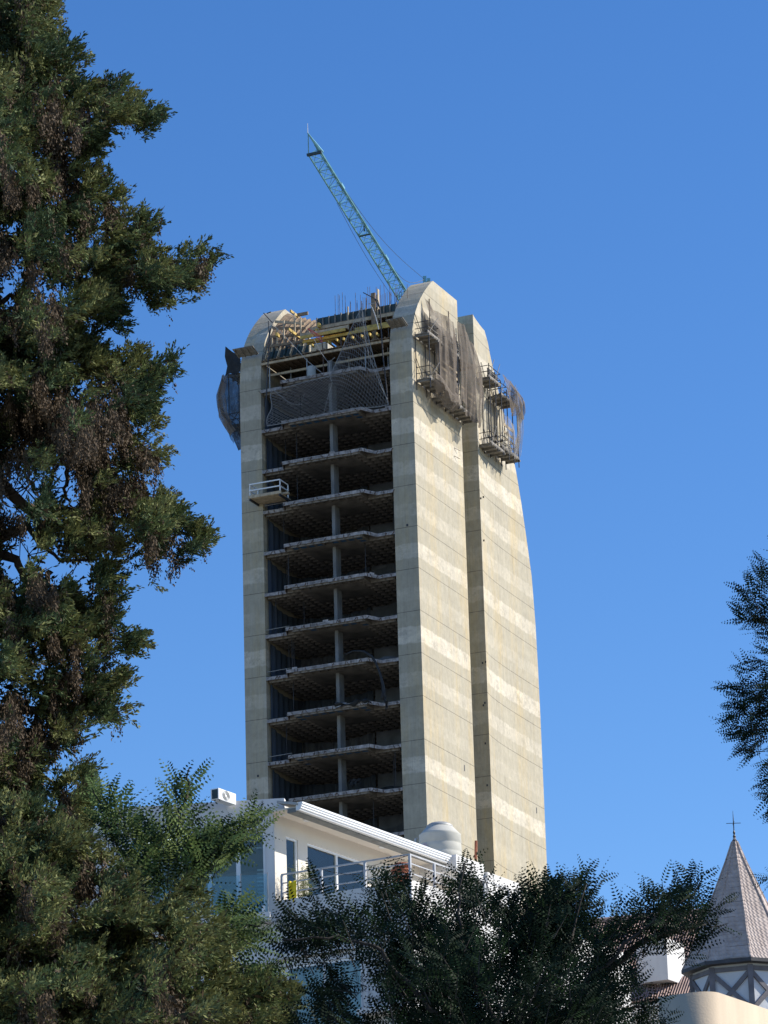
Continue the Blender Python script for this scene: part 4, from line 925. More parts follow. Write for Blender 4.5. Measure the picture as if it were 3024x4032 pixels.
# ================================================================== SPIRE, ROOF, BEIGE WALL on the right
SC=at(2923,3815,95.0); az_=at(2892,3312,95.0)[2]; sz=SC[2]; SG=11.0
turret=thing('turret','octagonal half-timbered turret with steep scaly spire and iron finial','turret',(SC[0],SC[1],SG),0)
ANG=[math.radians(-90+3+45*i) for i in range(8)]
def ring(r,z): return [(r*math.cos(a),r*math.sin(a),z-SG) for a in ANG]
def tilemat():
    m=mat('scaly roof tile',(.34,.265,.24),.75); t=NT(m); b=m.node_tree.nodes['Principled BSDF']; tc=t.n('ShaderNodeTexCoord').outputs['Object']
    sx=t.n('ShaderNodeSeparateXYZ'); t.l(tc,sx.inputs[0]); x,y,z=sx.outputs
    an=t.math('ARCTAN2',y,x); row=t.math('FLOOR',t.math('DIVIDE',z,.12)); 
    rad=t.math('POWER',t.math('ADD',t.math('MULTIPLY',x,x),t.math('MULTIPLY',y,y)),.5)
    ph=t.math('ADD',t.math('MULTIPLY',t.math('MULTIPLY',an,rad),7.5),t.math('MULTIPLY',row,.5))
    fx=t.math('ABSOLUTE',t.math('SUBTRACT',t.math('FRACT',ph),.5)); fz=t.math('FRACT',t.math('DIVIDE',z,.12))
    sc_=t.math('SUBTRACT',fz,t.math('MULTIPLY',fx,.9))
    seam=t.math('LESS_THAN',t.math('FRACT',t.math('DIVIDE',z,.44)),.035)
    seamn=t.rng(t.noise(t.mapv(tc,(2,2,4)),1.0,3),.40,.55,0,1)
    n1=t.noise(t.mapv(tc,(3,3,3)),1.0,6,.7); col=t.mix(t.rng(n1,.35,.65,0,1),(.36,.285,.25),(.54,.445,.395))
    f=t.math('SUBTRACT',t.rng(sc_,-.4,1,.86,1.08),t.math('MULTIPLY',t.math('MULTIPLY',seam,seamn),.55))
    vm=t.n('ShaderNodeVectorMath',operation='SCALE'); t.l(col,vm.inputs[0]); t.l(f,vm.inputs['Scale']); t.l(vm.outputs[0],b.inputs['Base Color'])
    bp=t.n('ShaderNodeBump'); bp.inputs['Distance'].default_value=.03; bp.inputs['Strength'].default_value=.9; t.l(sc_,bp.inputs['Height']); t.l(bp.outputs[0],b.inputs['Normal'])
    return m
MT['tile']=tilemat()
prof_=[(1.62,sz),(1.30,sz+.62),(1.0,sz+1.28),(.62,sz+2.15),(.28,sz+2.95),(.07,az_-.02),(.03,az_+.1)]
R=[ring(r,z) for r,z in prof_]; m=MB(); vs=[p for rr in R for p in rr]; m.add(vs,[(j*8+k,j*8+(k+1)%8,(j+1)*8+(k+1)%8,(j+1)*8+k) for j in range(len(R)-1) for k in range(8)]+[tuple(range(7,-1,-1))])
spire=m.build('spire','tile',turret)
for k in range(8):
    m=MB(); m.tube([rr[k] for rr in R[:-1]],.035,6); m.build('hip_cap','tile',spire)
m=MB(); m.tube([(0,0,az_-SG),(0,0,az_-SG+.75)],.018,6); m.lathe([(.0,0),(.05,.03),(.0,.07)],0,0,10); m.v=[v for v in m.v]
mm=MB(); z0=az_-SG
mm.lathe([(.06,z0-.05),(.07,z0+.02),(.02,z0+.06),(.045,z0+.13),(.02,z0+.18),(.035,z0+.24),(.015,z0+.3),(.012,z0+.62),(.004,z0+.85)],0,0,10); mm.tube([(-.20,0,z0+.50),(.20,0,z0+.50)],.009,5); mm.tube([(0,-.2,z0+.50),(0,.2,z0+.50)],.009,5); mm.lathe([(.0,z0+.47),(.03,z0+.5),(0,z0+.53)],0,0,10)
mm.build('finial','iron',spire,smooth=False)
m=MB(); a=ring(1.66,sz-.10); c=ring(1.66,sz-.005); e=ring(1.30,sz-.10); g=ring(1.30,sz-.005); m.add(a+c+e+g,[(k,(k+1)%8,8+(k+1)%8,8+k) for k in range(8)]+[(16+k,16+(k+1)%8,(k+1)%8,k) for k in range(8)]+[(8+k,8+(k+1)%8,24+(k+1)%8,24+k) for k in range(8)])
m.build('eave','fascia',turret)
m=MB(); a=ring(1.36,SG); c=ring(1.36,sz-.10); m.add(a+c,[(k,(k+1)%8,8+(k+1)%8,8+k) for k in range(8)]); m.build('wall','infill',turret)
for k in range(8):
    m=MB(); p=Vector(ring(1.38,sz-.35)[k]); q=Vector(ring(1.38,sz-.35)[(k+1)%8]); up=Vector((0,0,1))
    out=((p+q)/2); out.z=0; out.normalize(); o_=out*.0
    def W(pt,dz): return pt+up*dz+o_
    for dz in (.12,-1.1): m.beam(W(p,dz),W(q,dz),.07,.12)
    m.beam(W(p,-1.1),W(p,.2),.14,.14); m.beam(W(p,-1.0),W(q,.05),.075,.12); m.beam(W(p,.05),W(q,-1.0),.07,.12)
    m.build('timber_frame','timber',turret)
# rubble on the eave
m=MB(); rr=random.Random(2)
for i in range(40):
    f=rr.random(); p=Vector(ring(1.62,sz+.02)[0])*(1-f*.6)+Vector(ring(1.62,sz+.02)[7])*f*.6; s_=rr.uniform(.01,.025); m.box(p.x-s_,p.x+s_,p.y-s_,p.y+s_,p.z-.01,p.z+s_*1.2)
m.build('eave_debris','edge',turret)
# corrugated roof house
q=[at(2210,3975,120),at(2850,3905,120),at(2965,3575,125),at(2325,3635,125)]
hc=sum(q)/4; ht=thing('tiled_house','house with brown corrugated roof behind the leaves and the turret','house',(hc[0],hc[1],11),0)
ux=norm(q[1]-q[0]); nr=norm(np.cross(q[1]-q[0],q[3]-q[0])); NR=60
def cf(u_,v_):
    p=(q[0]*(1-u_)+q[1]*u_)*(1-v_)+(q[3]*(1-u_)+q[2]*u_)*v_+nr*.05*math.sin(u_*NR*2*math.pi); return tuple(p-np.array([hc[0],hc[1],11]))
MT['corr']=mat('brown corrugated tile',(.31,.215,.185),.8,(1.2,.25,1),(14,.02))
m=MB(); m.grid(cf,NR*8,8); o=m.build('roof','corr',ht,smooth=True); so=o.modifiers.new('t','SOLIDIFY'); so.thickness=.05
m=MB(); m.tube([tuple(q[3]-np.array([hc[0],hc[1],11-.04])),tuple(q[2]-np.array([hc[0],hc[1],11-.04]))],.12,8); m.build('ridge','corr',ht)
m=MB(); a=[tuple(p-np.array([hc[0],hc[1],11.1])) for p in q]; g=[(p[0],p[1],0) for p in a]; m.add(a+g,[(0,1,5,4),(1,2,6,5),(2,3,7,6),(3,0,4,7)]); m.build('wall','plasterc',ht)
# ladder-like vent frame on that roof
# beige building with rounded corner
cn=at(2782,3900,75.0); BG=9.0; by=thing('beige_wall_building','plain beige rendered building with rounded corner below the turret','building',(cn[0],cn[1],BG),math.radians(-30))
L_=1.25; rad=.42; pts=[(-L_,0)]+[(-rad+rad*math.sin(a),rad-rad*math.cos(a)) for a in [i*math.pi/2/14 for i in range(15)]]+[(0,9),(-L_,9)]
pts=[(x+.1,y) for x,y in pts]
zt=cn[2]-BG; m=MB(); m.prism(pts,2,0,zt); o=m.build('wall','beige',by,smooth=False)
for f in o.data.polygons: f.use_smooth=len(f.vertices)==4
m=MB(); m.box(-.62,-.40,-.06,-.005,zt-.98,zt-.93); m.lathe([(.0,zt-.94),(.05,zt-.92),(.0,zt-.86)],-.46,-.08,8); m.build('cable_bracket','iron',by)

# ================================================================== TREES
def in_poly(px,py,poly):
    poly=np.array(poly,float); x1,y1=poly[:,0],poly[:,1]; x2,y2=np.roll(x1,-1),np.roll(y1,-1); c=np.zeros(len(px),bool)
    for a,b_,d,e in zip(x1,y1,x2,y2):
        if b_==e: continue
        k=((b_>py)!=(e>py))&(px<(d-a)*(py-b_)/(e-b_)+a); c^=k
    return c
def sample(poly,n,holes=()):
    poly=np.array(poly,float); lo=poly.min(0); hi=poly.max(0); out=[]
    tot=0
    while tot<n:
        p=lo+(hi-lo)*rng.random((n*2,2)); k=in_poly(p[:,0],p[:,1],poly)
        for h,keep in holes: ih=in_poly(p[:,0],p[:,1],h); k&=~(ih&(rng.random(len(p))>keep))
        p=p[k]; out.append(p); tot+=len(p)
        if len(out)>60: break
    return np.concatenate(out)[:n]
def unproj(p,Y):
    d=_fw[None]+_rt2[None]*((p[:,0]-1512)/FPX)[:,None]-_up2[None]*((p[:,1]-2016)/FPX)[:,None]
    return CAM+d*(Y/d[:,1])[:,None]
def edge_dist(p,poly):
    poly=np.array(poly,float); a=poly; b_=np.roll(poly,-1,0); best=np.full(len(p),1e9)
    for q,r_ in zip(a,b_):
        d=r_-q; L=(d@d)+1e-9; t=np.clip(((p-q)@d)/L,0,1); best=np.minimum(best,np.linalg.norm(p-(q+t[:,None]*d),axis=1))
    return best
def vnoise(p,scale,seed):
    r=np.random.default_rng(seed); g=r.random((64,64)); q=p*scale; i=np.floor(q).astype(int); f=q-i; f=f*f*(3-2*f)
    g00=g[i[:,0]%64,i[:,1]%64]; g10=g[(i[:,0]+1)%64,i[:,1]%64]; g01=g[i[:,0]%64,(i[:,1]+1)%64]; g11=g[(i[:,0]+1)%64,(i[:,1]+1)%64]
    return (g00*(1-f[:,0])+g10*f[:,0])*(1-f[:,1])+(g01*(1-f[:,0])+g11*f[:,0])*f[:,1]
DEFAULT_UP=np.array([0,0,1.])
def cypress(root,base,poly,holes,Y,dens,seed,tb_=.04,browns=.42,scale=1.0,ns=26,thick=1.1,trunkpx=-150):
    """fronds fill the traced crown: clusters of short sprigs; green ones rise outward, brown ones hang"""
    area=(lambda q:abs(np.dot(q[:,0],np.roll(q[:,1],1))-np.dot(q[:,1],np.roll(q[:,0],1)))/2)(np.array(poly,float))
    n=int(area*dens)
    pc=sample(poly,n//4,holes); p=np.repeat(pc,4,0)+rng.normal(0,17*scale,(len(pc)*4,2))*np.array([1,1.15]); gid=np.repeat(np.arange(len(pc)),4)
    k0=in_poly(p[:,0],p[:,1],poly)|(rng.random(len(p))<.35); p=p[k0]; gid=gid[k0]; 
    for h_,kp in holes: k1=~(in_poly(p[:,0],p[:,1],h_)&(rng.random(len(p))>kp*.6)); p=p[k1]; gid=gid[k1]
    n=len(p); ed=edge_dist(p,poly); gy=rng.normal(0,1,len(pc))
    # thin the crown where a slow noise says gap
    g=vnoise(p*np.array([1,.8]),1/55.,seed); keep=(g>.32)|(rng.random(n)<.15)|(ed<6); p=p[keep]; ed=ed[keep]; g=g[keep]; gid=gid[keep]; n=len(p)
    lump=vnoise(p*np.array([.8,1.2]),1/120.,seed+1); Yd=Y-(.15+np.minimum(ed,170)/170*thick)*(lump*2.4-.9)+gy[gid]*(.10+np.minimum(ed,150)/150*.40)+rng.normal(0,.07,n)
    W=unproj(p,Yd)
    br=vnoise(p*np.array([1.0,.35]),1/42.,seed+2)*.55+vnoise(p,1/200.,seed+3)*.45
    th=np.quantile(br,1-browns); brown=br>th
    brown&=~((ed<22)&(rng.random(n)<.6))
    out=np.stack([np.ones(n)*(.85),rng.normal(0,.55,n)-.25,np.full(n,.38)],1); out[:,0]*=np.where(p[:,0]<250,.5,1)
    vy=vnoise(p,1/90.,seed+4)-.5; out[:,2]+=vy*1.3
    gd=rng.normal(0,.35,(len(pc),3)); out=norm(out+gd[gid]+rng.normal(0,.16,(n,3)))
    hang=norm(np.stack([rng.normal(0,.16,n)+.1,rng.normal(0,.16,n),-np.ones(n)],1))
    D=np.where(brown[:,None],hang,out)
    # each clump: ns sprigs along a short axis
    L=np.where(brown,.21,.15)*scale*(.7+.6*rng.random(n))
    tt=rng.random((n,ns)); 
    spread=np.where(brown,.26,.50)[:,None,None]
    jd=norm(D[:,None,:]+rng.normal(0,1,(n,ns,3))*spread*(1.25-.85*tt)[:,:,None])
    base_=W[:,None,:]+D[:,None,:]*(tt*L[:,None])[:,:,None]+rng.normal(0,1,(n,ns,3))*(np.where(brown,.015,.011)*scale)[:,None,None]
    sl=(.030+.034*rng.random((n,ns)))*(1.2-.55*tt)*scale*np.where(brown,.70,1.1)[:,None]; sw=(.0060+.0040*rng.random((n,ns)))*scale*np.where(brown,.95,1)[:,None]
    side_=norm(np.cross(jd,rng.normal(0,1,(n,ns,3))))
    V=np.stack([base_,base_+jd*(sl*.5)[:,:,None]+side_*sw[:,:,None],base_+jd*sl[:,:,None],base_+jd*(sl*.5)[:,:,None]-side_*sw[:,:,None]],2)
    # dark backing sprigs added deeper in the crown to paint shadowed gaps
    hd=np.ones(n,bool)
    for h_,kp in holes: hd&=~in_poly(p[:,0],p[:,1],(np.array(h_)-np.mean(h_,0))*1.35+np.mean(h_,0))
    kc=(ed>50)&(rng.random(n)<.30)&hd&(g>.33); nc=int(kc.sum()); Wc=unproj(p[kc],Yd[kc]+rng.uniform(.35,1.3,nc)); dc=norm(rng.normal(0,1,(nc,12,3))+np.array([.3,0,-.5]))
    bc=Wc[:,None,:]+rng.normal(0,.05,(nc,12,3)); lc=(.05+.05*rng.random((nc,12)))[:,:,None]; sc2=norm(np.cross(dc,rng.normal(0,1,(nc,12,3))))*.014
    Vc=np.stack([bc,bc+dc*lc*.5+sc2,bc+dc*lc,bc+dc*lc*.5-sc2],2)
    gt=rng.normal(0,.13,len(pc)); tone=tb_+vnoise(p,1/70.,seed+5)+gt[gid]+rng.normal(0,.05,n)
    mid=np.where(brown,np.where(rng.random(n)<.45,3,4),np.where(tone>.62,2,np.where(tone>.40,1,0)))
    mids=np.repeat(mid,ns)
    mids=np.where((mids<3)&(rng.random(len(mids))<.10),4,mids)
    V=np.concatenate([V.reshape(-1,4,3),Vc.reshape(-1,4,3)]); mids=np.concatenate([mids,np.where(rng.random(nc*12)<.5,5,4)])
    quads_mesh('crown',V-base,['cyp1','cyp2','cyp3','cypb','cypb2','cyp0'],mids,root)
    return W,brown
def branches(root,base,lines,m,name='branch'):
    for ln,Ys,rs in lines:
        pts=[at(x,y,Ys if isinstance(Ys,(int,float)) else Ys[0]+(Ys[1]-Ys[0])*i/(len(ln)-1)) for i,(x,y) in enumerate(ln)]
        # wobble
        P=[]; 
        for i in range(len(pts)-1):
            for k in range(4): P.append(pts[i]+(pts[i+1]-pts[i])*k/4+(rng.normal(0,.012,3) if (i or k) else 0))
        P.append(pts[-1]); nP=len(P); R=[rs[0]+(rs[1]-rs[0])*i/(nP-1) for i in range(nP)]
        mb=MB(); mb.tube([tuple(p-base) for p in P],R,7); mb.build(name,m,root,smooth=True)
POLY_T=[(-420,-260),(120,-260),(210,-100),(202,32),(253,95),(184,139),(240,168),(297,171),(262,200),(326,228),(290,262),(297,304),(304,354),(350,318),(405,305),(440,325),(481,335),(538,405),(590,425),(639,410),(620,455),(620,506),(557,551),(520,500),(468,494),(430,480),(411,506),(405,570),(367,608),(316,665),(272,700),(330,690),(392,672),(405,728),(440,750),(487,772),(487,842),(520,860),(538,830),(560,870),(608,880),(601,950),(560,965),(640,985),(700,1000),(760,994),(817,982),(867,1006),(820,1060),(779,1095),(753,1146),(700,1160),(680,1228),(650,1170),(610,1200),(582,1275),(570,1203),(540,1150),(500,1165),(468,1114),(475,1200),(478,1317),(430,1280),(354,1317),(348,1361),(411,1401),(450,1420),(490,1400),(520,1362),(551,1375),(557,1452),(600,1450),(646,1392),(665,1430),(696,1477),(640,1500),(601,1534),(608,1585),(582,1629),(614,1661),(570,1711),(610,1745),(665,1768),(595,1819),(532,1806),(494,1768),(470,1780),(519,1815),(560,1860),(639,1863),(601,1933),(677,1977),(690,2040),(696,2060),(760,2060),(817,2112),(780,2160),(734,2193),(684,2205),(576,2215),(557,2290),(530,2230),(462,2190),(449,2281),(449,2427),(430,2480),(470,2490),(525,2477),(551,2550),(480,2560),(392,2572),(342,2490),(317,2585),(241,2572),(200,2566),(260,2591),(386,2604),(373,2636),(317,2693),(369,2660),(392,2683),(467,2645),(494,2675),(480,2730),(490,2811),(407,2848),(330,2840),(249,2849),(280,2890),(332,2939),(279,2965),(226,2932),(158,2992),(151,3082),(200,3090),(264,3052),(324,3022),(354,3112),(332,3203),(332,3256),(301,3293),(200,3400),(-420,3400)]
HOLES_T=[([(0,1860),(90,1830),(150,1890),(140,2010),(60,2010),(0,1980)],.04),([(0,2060),(110,2040),(150,2170),(80,2290),(0,2230)],.02),([(180,1800),(290,1790),(310,1960),(210,2000),(160,1900)],.06),([(210,1105),(260,1090),(265,1165),(215,1170)],.03),([(315,1060),(370,1050),(360,1150),(320,1120)],.05),([(310,1270),(350,1265),(370,1300),(320,1330)],.05),([(420,1715),(470,1720),(460,1760),(410,1760)],.05),([(240,2240),(350,2200),(360,2400),(270,2350)],.04),([(0,1020),(40,1010),(60,1190),(0,1200)],.3),([(270,2010),(290,1850),(330,1900),(300,2050)],.25),([(150,2180),(230,2130),(240,2300),(170,2300)],.12),([(20,1020),(80,1000),(90,1090),(30,1110)],.05),([(300,1600),(350,1590),(345,1650),(305,1660)],.05),([(100,1720),(160,1710),(165,1770),(110,1780)],.1)]
b_=at(-330,2016,31.); b_[2]=0; ct=thing('cypress_tree','tall dark cypress with brown hanging tips filling the left edge of the view','tree',tuple(b_))
cypress(ct,b_,POLY_T,HOLES_T,31.0,.0112,21,browns=.33,ns=27)
mb=MB(); mb.tube([(0,0,0),(.05,0,5),(-.1,.05,10),(0,.1,15),(.0,.05,20.5)],[.42,.36,.27,.16,.05],12); mb.build('trunk','barkc',ct,smooth=True)
limbs=[[(-330,520),(50,470),(350,420),(600,450)],[(-330,900),(0,960),(300,980),(560,1040),(840,1020)],[(-330,1350),(0,1420),(300,1470),(560,1420),(670,1460)],[(-330,1800),(0,1900),(130,2020),(300,2010),(560,2060),(780,2120)],[(-330,2250),(0,2120),(110,2060),(200,1900),(240,1800)],[(-330,2300),(-100,2150),(60,2200),(110,2300),(60,2420)],[(-330,2600),(0,2500),(200,2480),(350,2500),(520,2520)],[(-330,2900),(0,2800),(250,2780),(460,2720)],[(240,1780),(260,1860),(255,1950),(290,2000)],[(60,3020),(150,3050),(215,3085)],[(200,2250),(170,2350),(190,2480),(230,2570)],[(380,950),(350,1050),(320,1130)],[(100,2060),(160,2140),(240,2200),(420,2200)],[(-330,200),(0,180),(220,150)],[(0,1200),(40,1160),(120,1180),(210,1220)]]
branches(ct,b_,[(l,31.2,(.075 if l[0][0]==-330 else .03,.008)) for l in limbs],'barkc')
tw=[]; 
for i in range(55):
    h=HOLES_T[[0,1,2,7,9,10][i%6]][0]; c_=np.mean(h,0)+rng.normal(0,45,2); a=rng.random()*6.28; l=rng.uniform(60,160)
    tw.append(([(c_[0]-l*math.cos(a)/2,c_[1]-l*math.sin(a)/2),(c_[0]+rng.normal(0,12),c_[1]+rng.normal(0,12)),(c_[0]+l*math.cos(a)/2,c_[1]+l*math.sin(a)/2)],30.9+rng.random()*.6,(.008,.003)))
mb=MB()
for ln,Ys,rs in tw: mb.tube([tuple(at(x,y,Ys)-b_) for x,y in ln],[rs[0],rs[0]*.8,rs[1]],5)
mb.build('twigs','barkc',ct)['kind']='stuff'
POLY_F=[(-420,3330),(60,3150),(150,3180),(230,3250),(301,3293),(377,3369),(430,3390),(490,3410),(520,3482),(530,3560),(600,3600),(650,3520),(723,3459),(776,3527),(790,3590),(836,3640),(880,3700),(915,3745),(900,3800),(880,3840),(960,3885),(1040,3870),(1130,3885),(1160,3896),(1130,3956),(1100,3990),(1110,4060),(1150,4200),(-420,4200)]
b2=at(150,2016,27.); b2[2]=0; cf_=thing('cypress_tree','bushier sunlit cypress with olive green tips in the lower left corner','tree',tuple(b2))
cypress(cf_,b2,POLY_F,[([(860,3760),(930,3740),(960,3850),(900,3870)],0),([(700,3500),(760,3560),(740,3640),(680,3600)],.3),([(300,3500),(380,3480),(400,3560),(320,3580)],.2),([(560,3700),(640,3680),(660,3760),(590,3780)],.2)],27.0,.0125,41,tb_=.20,browns=.20,scale=.9,thick=1.3)
mb=MB(); mb.tube([(0,0,0),(.05,0,4),(0,.05,6.8)],[.25,.18,.06],10); mb.build('trunk','barkc',cf_,smooth=True)
branches(cf_,b2,[([(150,4200),(500,3900),(800,3800),(880,3760)],27.2,(.05,.01)),([(300,4150),(700,4050),(1100,3930)],27.1,(.04,.01)),([(150,4100),(200,3700),(330,3420)],27.2,(.05,.01))],'barkc')

def robinia(root,base,polys,Y,seed,center,nt,lf=9,scale=1.0,thick=1.2,mats=('rob1','rob2','rob2'),tonebias=0.0,extra=()):
    """twigs carrying alternate pinnate leaves, pointing away from the crown's middle"""
    P=[];A=[];LL=[];T=[]
    tips=[]
    for poly,n,holes,em in polys:
        p=sample(poly,int(n*1.5),holes); ed=edge_dist(p,poly); k_=ed>em; p=p[k_][:n]; ed=ed[k_][:n]
        Yd=Y+rng.normal(0,.1+np.minimum(ed,220)/220*thick*.6,len(p)); W=unproj(p,Yd)
        c=np.array(center,float); d=p-c; d=d/np.linalg.norm(d,axis=1)[:,None]
        dir3=norm(_rt2[None]*d[:,:1]-_up2[None]*d[:,1:]*1.0+np.array([0,0,.35])+rng.normal(0,.35,(len(p),3)))
        for i in range(len(p)):
            tips.append((W[i]-dir3[i]*.20*scale,dir3[i],min(1,ed[i]/150)+.01,.22*scale))
    for ln,Ys in extra:   # explicit twigs given as lines
        a=at(*ln[0],Ys); c_=at(*ln[1],Ys-.05); c_=a+(c_-a)*.68; tips.append((a,(c_-a)/np.linalg.norm(c_-a),0,np.linalg.norm(c_-a)))
    mb=MB()
    for W0,dd,e,tl in tips:
        k=lf if not e==0 else max(5,int(lf*tl/.22))
        side0=norm(np.cross(dd,np.array([0,0,1.])+rng.normal(0,.3,3)))
        mb.tube([tuple(W0-base),tuple(W0+dd*tl-base)],[.005,.002],3,cap=False)
        for j in range(k):
            t=(j+.5)/k; s=1 if j%2 else -1
            a=dd*(.45+.5*t)+side0*s*(.9-.35*t)+rng.normal(0,.22,3)
            P.append(W0+dd*tl*t); A.append(a); LL.append((.21 if t<.9 else .17)*scale*(.75+.4*rng.random())); T.append(e)
    P=np.array(P);A=np.array(A);LL=np.array(LL);T=np.array(T); n=len(P)
    N=norm(np.array([0,-.75,.65])+rng.normal(0,.5,(n,3)))
    V=leafset(P,A,N,LL,8,.0170*scale,.037*scale)
    nl=V.shape[1]; tone=rng.random(n)+tonebias
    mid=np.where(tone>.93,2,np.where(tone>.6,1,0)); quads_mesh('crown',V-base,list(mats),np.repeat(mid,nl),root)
    mb.build('twigs','bark',root)['kind']='stuff'
# middle tree
PM=[(1050,4150),(1197,3904),(1220,3851),(1300,3820),(1348,3814),(1400,3760),(1320,3720),(1250,3790),(1145,3784),(1077,3746),(1069,3693),(1099,3648),(1122,3625),(1084,3560),(1150,3545),(1200,3590),(1270,3560),(1303,3512),(1240,3500),(1182,3482),(1235,3429),(1330,3520),(1400,3540),(1446,3467),(1453,3430),(1530,3420),(1589,3425),(1634,3470),(1740,3465),(1800,3420),(1845,3350),(1900,3400),(1970,3480),(2040,3500),(2070,3560),(2140,3500),(2200,3560),(2240,3560),(2260,3470),(2324,3420),(2350,3480),(2360,3560),(2420,3600),(2470,3560),(2530,3540),(2597,3470),(2650,3440),(2744,3420),(2790,3440),(2800,3500),(2862,3520),(2880,3570),(2840,3640),(2803,3720),(2737,3740),(2619,3693),(2552,3738),(2464,3752),(2500,3800),(2545,3841),(2560,3890),(2600,3930),(2650,4000),(2700,4150)]
HM=[([(1330,3760),(1460,3740),(1470,3960),(1380,4010),(1330,3900)],.12),([(1740,3480),(1800,3500),(1900,3600),(1850,3650),(1760,3560)],.45),([(1560,3470),(1640,3490),(1640,3560),(1560,3540)],.5),([(1890,3560),(1990,3640),(1960,3700),(1880,3650)],.45),([(2290,3700),(2370,3690),(2440,3770),(2360,3850),(2280,3780)],.45),([(1740,3640),(1830,3620),(1900,3700),(1820,3730)],.55),([(2240,3590),(2330,3600),(2300,3640),(2240,3640)],.3),([(2380,3880),(2500,3900),(2540,4000),(2420,4032)],.55)]
core=[(1560,4150),(1500,3850),(1600,3640),(1800,3600),(1950,3700),(2150,3620),(2350,3700),(2420,3850),(2450,4150)]
b3=at(1950,2016,25.); b3[2]=0; rm_=thing('robinia_tree','shaded dark robinia with feathery leaves spreading across the bottom in front of the white house','tree',tuple(b3))
EX=[([(2090,3560),(2140,3405)],25),([(2000,3560),(2070,3430)],25.1),([(2290,3560),(2325,3375)],25),([(2300,3570),(2385,3410)],25),([(2310,3580),(2240,3440)],25.1),([(1800,3480),(1845,3345)],24.9),([(1870,3600),(1850,3380)],24.9),([(2560,3560),(2510,3500)],25),([(2620,3560),(2600,3430)],25),([(2700,3540),(2745,3400)],25),([(2720,3540),(2790,3410)],25),([(2780,3600),(2900,3520)],25),([(2420,3620),(2465,3520)],25),([(2160,3640),(2200,3500)],25),([(1200,3640),(1095,3560)],24.8),([(1260,3660),(1120,3640)],24.8),([(1330,3640),(1185,3485)],24.8),([(1500,3560),(1450,3430)],24.8),([(1600,3560),(1480,3440)],24.9),([(1300,3700),(1090,3700)],24.8),([(1560,3620),(1570,3430)],24.9),([(1350,3640),(1310,3520)],24.9),([(1420,3820),(1210,3860)],25),([(2800,3650),(2880,3640)],25),([(1960,3560),(1940,3440)],25),([(1700,3560),(1640,3470)],24.9),([(1850,3520),(1760,3470)],24.9)]
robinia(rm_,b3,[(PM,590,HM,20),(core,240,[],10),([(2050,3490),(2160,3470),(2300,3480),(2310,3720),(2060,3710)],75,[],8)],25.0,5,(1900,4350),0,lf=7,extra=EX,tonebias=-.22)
mb=MB(); mb.tube([(0,0,0),(.03,0,2.5),(-.05,0,4.6)],[.2,.17,.13],10); mb.build('trunk','bark',rm_,smooth=True)
branches(rm_,b3,[([(1950,4400),(1800,4080),(1690,3960),(1560,3830),(1470,3720),(1340,3690),(1110,3700)],(24.5,24.4),(.026,.006)),([(1960,4400),(2000,4100),(1860,3850),(1800,3600),(1830,3400)],24.6,(.028,.005)),([(1960,4400),(2200,4080),(2330,3850),(2500,3680),(2720,3520)],24.6,(.028,.005)),([(2000,4300),(2120,3900),(2250,3700),(2310,3480)],24.6,(.022,.004)),([(1690,3960),(1760,3780),(1700,3600)],25,(.025,.005)),([(2330,3850),(2560,3700),(2780,3640)],25,(.03,.005)),([(1900,4300),(1500,4100),(1250,3990)],25,(.03,.006)),([(2200,4080),(2400,3990),(2600,3960)],25,(.025,.005))],'bark')
# left robinia
PL=[(440,3500),(482,3330),(400,3260),(340,3160),(330,3090),(420,3090),(500,3160),(560,3230),(640,3260),(660,3160),(700,3080),(760,3090),(770,3170),(740,3240),(800,3280),(900,3250),(1000,3220),(1050,3250),(960,3310),(870,3340),(800,3400),(780,3470),(640,3480)]
PLA=[(700,3330),(780,3290),(860,3240),(950,3220),(1010,3190),(1060,3240),(1070,3290),(1000,3320),(930,3350),(850,3390),(760,3440)]
PL2=[(760,3640),(840,3560),(900,3520),(960,3560),(1040,3600),(1075,3660),(1050,3720),(960,3760),(880,3720),(800,3700)]
PL3=[(860,3900),(900,3800),(1000,3790),(1080,3800),(1110,3850),(1080,3900),(960,3920)]
b4=at(560,2016,28.5); b4[2]=0; rl_=thing('robinia_tree','young robinia with light green sunlit fronds between the cypress and the white house','tree',tuple(b4))
EX=[([(680,3250),(745,3030)],28.4),([(690,3200),(700,3010)],28.4),([(720,3140),(790,3020)],28.4),([(560,3300),(420,3100)],28.4),([(440,3180),(335,3070)],28.4),([(860,3290),(1020,3230)],28.3),([(900,3290),(1060,3250)],28.3),([(800,3310),(960,3210)],28.3),([(950,3270),(1000,3190)],28.3),([(480,3220),(470,3110)],28.4),([(880,3640),(1050,3600)],28.2),([(860,3650),(1000,3540)],28.2),([(840,3650),(900,3530)],28.2),([(900,3660),(1100,3680)],28.2),([(960,3700),(1040,3760)],28.2),([(940,3880),(990,3760)],28.2),([(980,3880),(1090,3800)],28.2),([(500,3300),(380,3280)],28.4)]
robinia(rl_,b4,[(PL,85,[],8),(PLA,22,[],6),(PL2,22,[],10),(PL3,18,[],6)],28.4,6,(620,3700),0,lf=7,scale=1.28,mats=('rob2','rob3','rob4'),extra=EX,tonebias=.25,thick=.8)
mb=MB(); mb.tube([(0,0,0),(.03,0,4),(-.02,0,7.4)],[.14,.1,.05],8); mb.build('trunk','bark',rl_,smooth=True)
branches(rl_,b4,[([(560,3560),(542,3391),(678,3255),(738,3112),(746,3022)],28.4,(.03,.005)),([(542,3391),(738,3323),(866,3263),(1017,3233)],28.4,(.02,.005)),([(550,3420),(482,3376),(422,3240),(354,3082)],28.4,(.02,.005)),([(600,3700),(800,3660),(960,3640),(1060,3640)],28.3,(.02,.005)),([(600,3950),(850,3900),(1000,3850)],28.3,(.02,.005))],'bark')
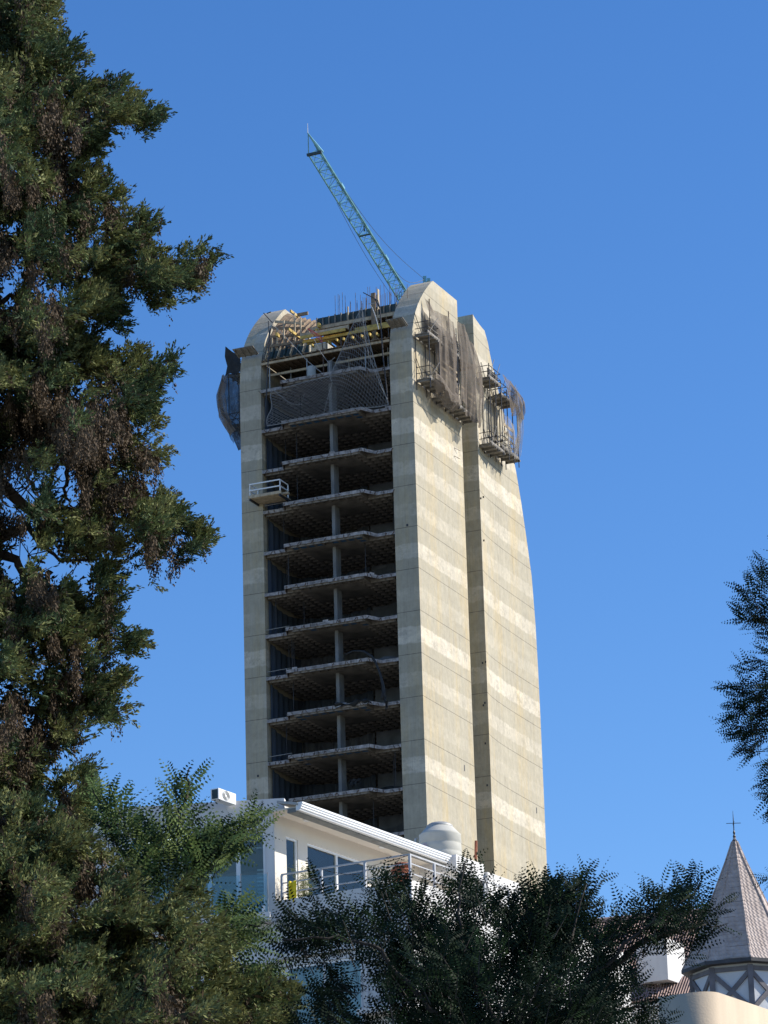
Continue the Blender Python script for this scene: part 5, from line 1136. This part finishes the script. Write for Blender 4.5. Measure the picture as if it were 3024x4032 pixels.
# right tree: its edge is in the picture, its crown stands to the right of it
PR=[(3300,2100),(3100,2120),(3010,2190),(2965,2195),(2985,2240),(2930,2290),(2885,2310),(2890,2340),(2900,2400),(2890,2440),(2935,2470),(2950,2500),(3000,2520),(2990,2570),(2900,2615),(2910,2660),(2850,2700),(2845,2735),(2850,2780),(2870,2870),(2900,2930),(2925,2990),(2980,3045),(2990,3130),(3010,3190),(3050,3220),(3300,3200)]
PR2=[(3300,3350),(3060,3420),(2975,3455),(2990,3475),(3060,3470),(3300,3500)]
b5=np.array([7.4,28.5,0.]); rr_=thing('robinia_tree','dark robinia whose drooping outer twigs reach in from the right edge','tree',tuple(b5))
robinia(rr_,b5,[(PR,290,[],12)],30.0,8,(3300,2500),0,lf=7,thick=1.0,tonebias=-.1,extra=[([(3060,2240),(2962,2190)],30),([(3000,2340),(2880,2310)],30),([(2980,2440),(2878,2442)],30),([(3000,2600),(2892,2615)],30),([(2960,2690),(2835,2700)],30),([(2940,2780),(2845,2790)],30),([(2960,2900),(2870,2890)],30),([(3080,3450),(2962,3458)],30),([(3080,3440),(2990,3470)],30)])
mb=MB(); mb.tube([(0,0,0),(.05,0,3.5),(0,.05,7),(-.1,0,11)],[.3,.25,.17,.05],10); mb.build('trunk','bark',rr_,smooth=True)
n=1500; P=rng.normal(0,1,(n,3)); P=norm(P)*(rng.random(n)**.4)[:,None]*np.array([3.4,3.2,2.7])+np.array([0.3,.0,9.2]); k=(b5[0]+P[:,0])>(b5[1]+P[:,1])*.118; P=P[k]; n=len(P)
mb=MB()
Pa=[];Aa=[]
for i in range(n):
    dd=norm(P[i]-np.array([0,0,7.])+rng.normal(0,.6,3)); mb.tube([tuple(P[i]),tuple(P[i]+dd*.4)],[.006,.003],3,cap=False)
    for j in range(7): Pa.append(P[i]+dd*.4*(j+.5)/7); Aa.append(dd*.6+rng.normal(0,.6,3))
Pa=np.array(Pa);Aa=np.array(Aa); V=leafset(Pa,Aa,norm(np.array([0,0,1.])+rng.normal(0,.4,(len(Pa),3))),np.full(len(Pa),.22),5,.032,.065); quads_mesh('crown',V,['rob1','rob2'],np.repeat((rng.random(len(Pa))>.6)*1,V.shape[1]),rr_)
mb.build('twigs','bark',rr_)['kind']='stuff'
for i in range(9):
    a=i*.7; q=(2.6*math.cos(a),2.4*math.sin(a),9+1.6*math.sin(i*2.1))
    if b5[0]+q[0]>(b5[1]+q[1])*.118: MB().tube([(0,0,6+.3*i),(q[0]*.5,q[1]*.5,(7+q[2])/2+.4),q],[.08,.05,.015],7).build('branch','bark',rr_,smooth=True)
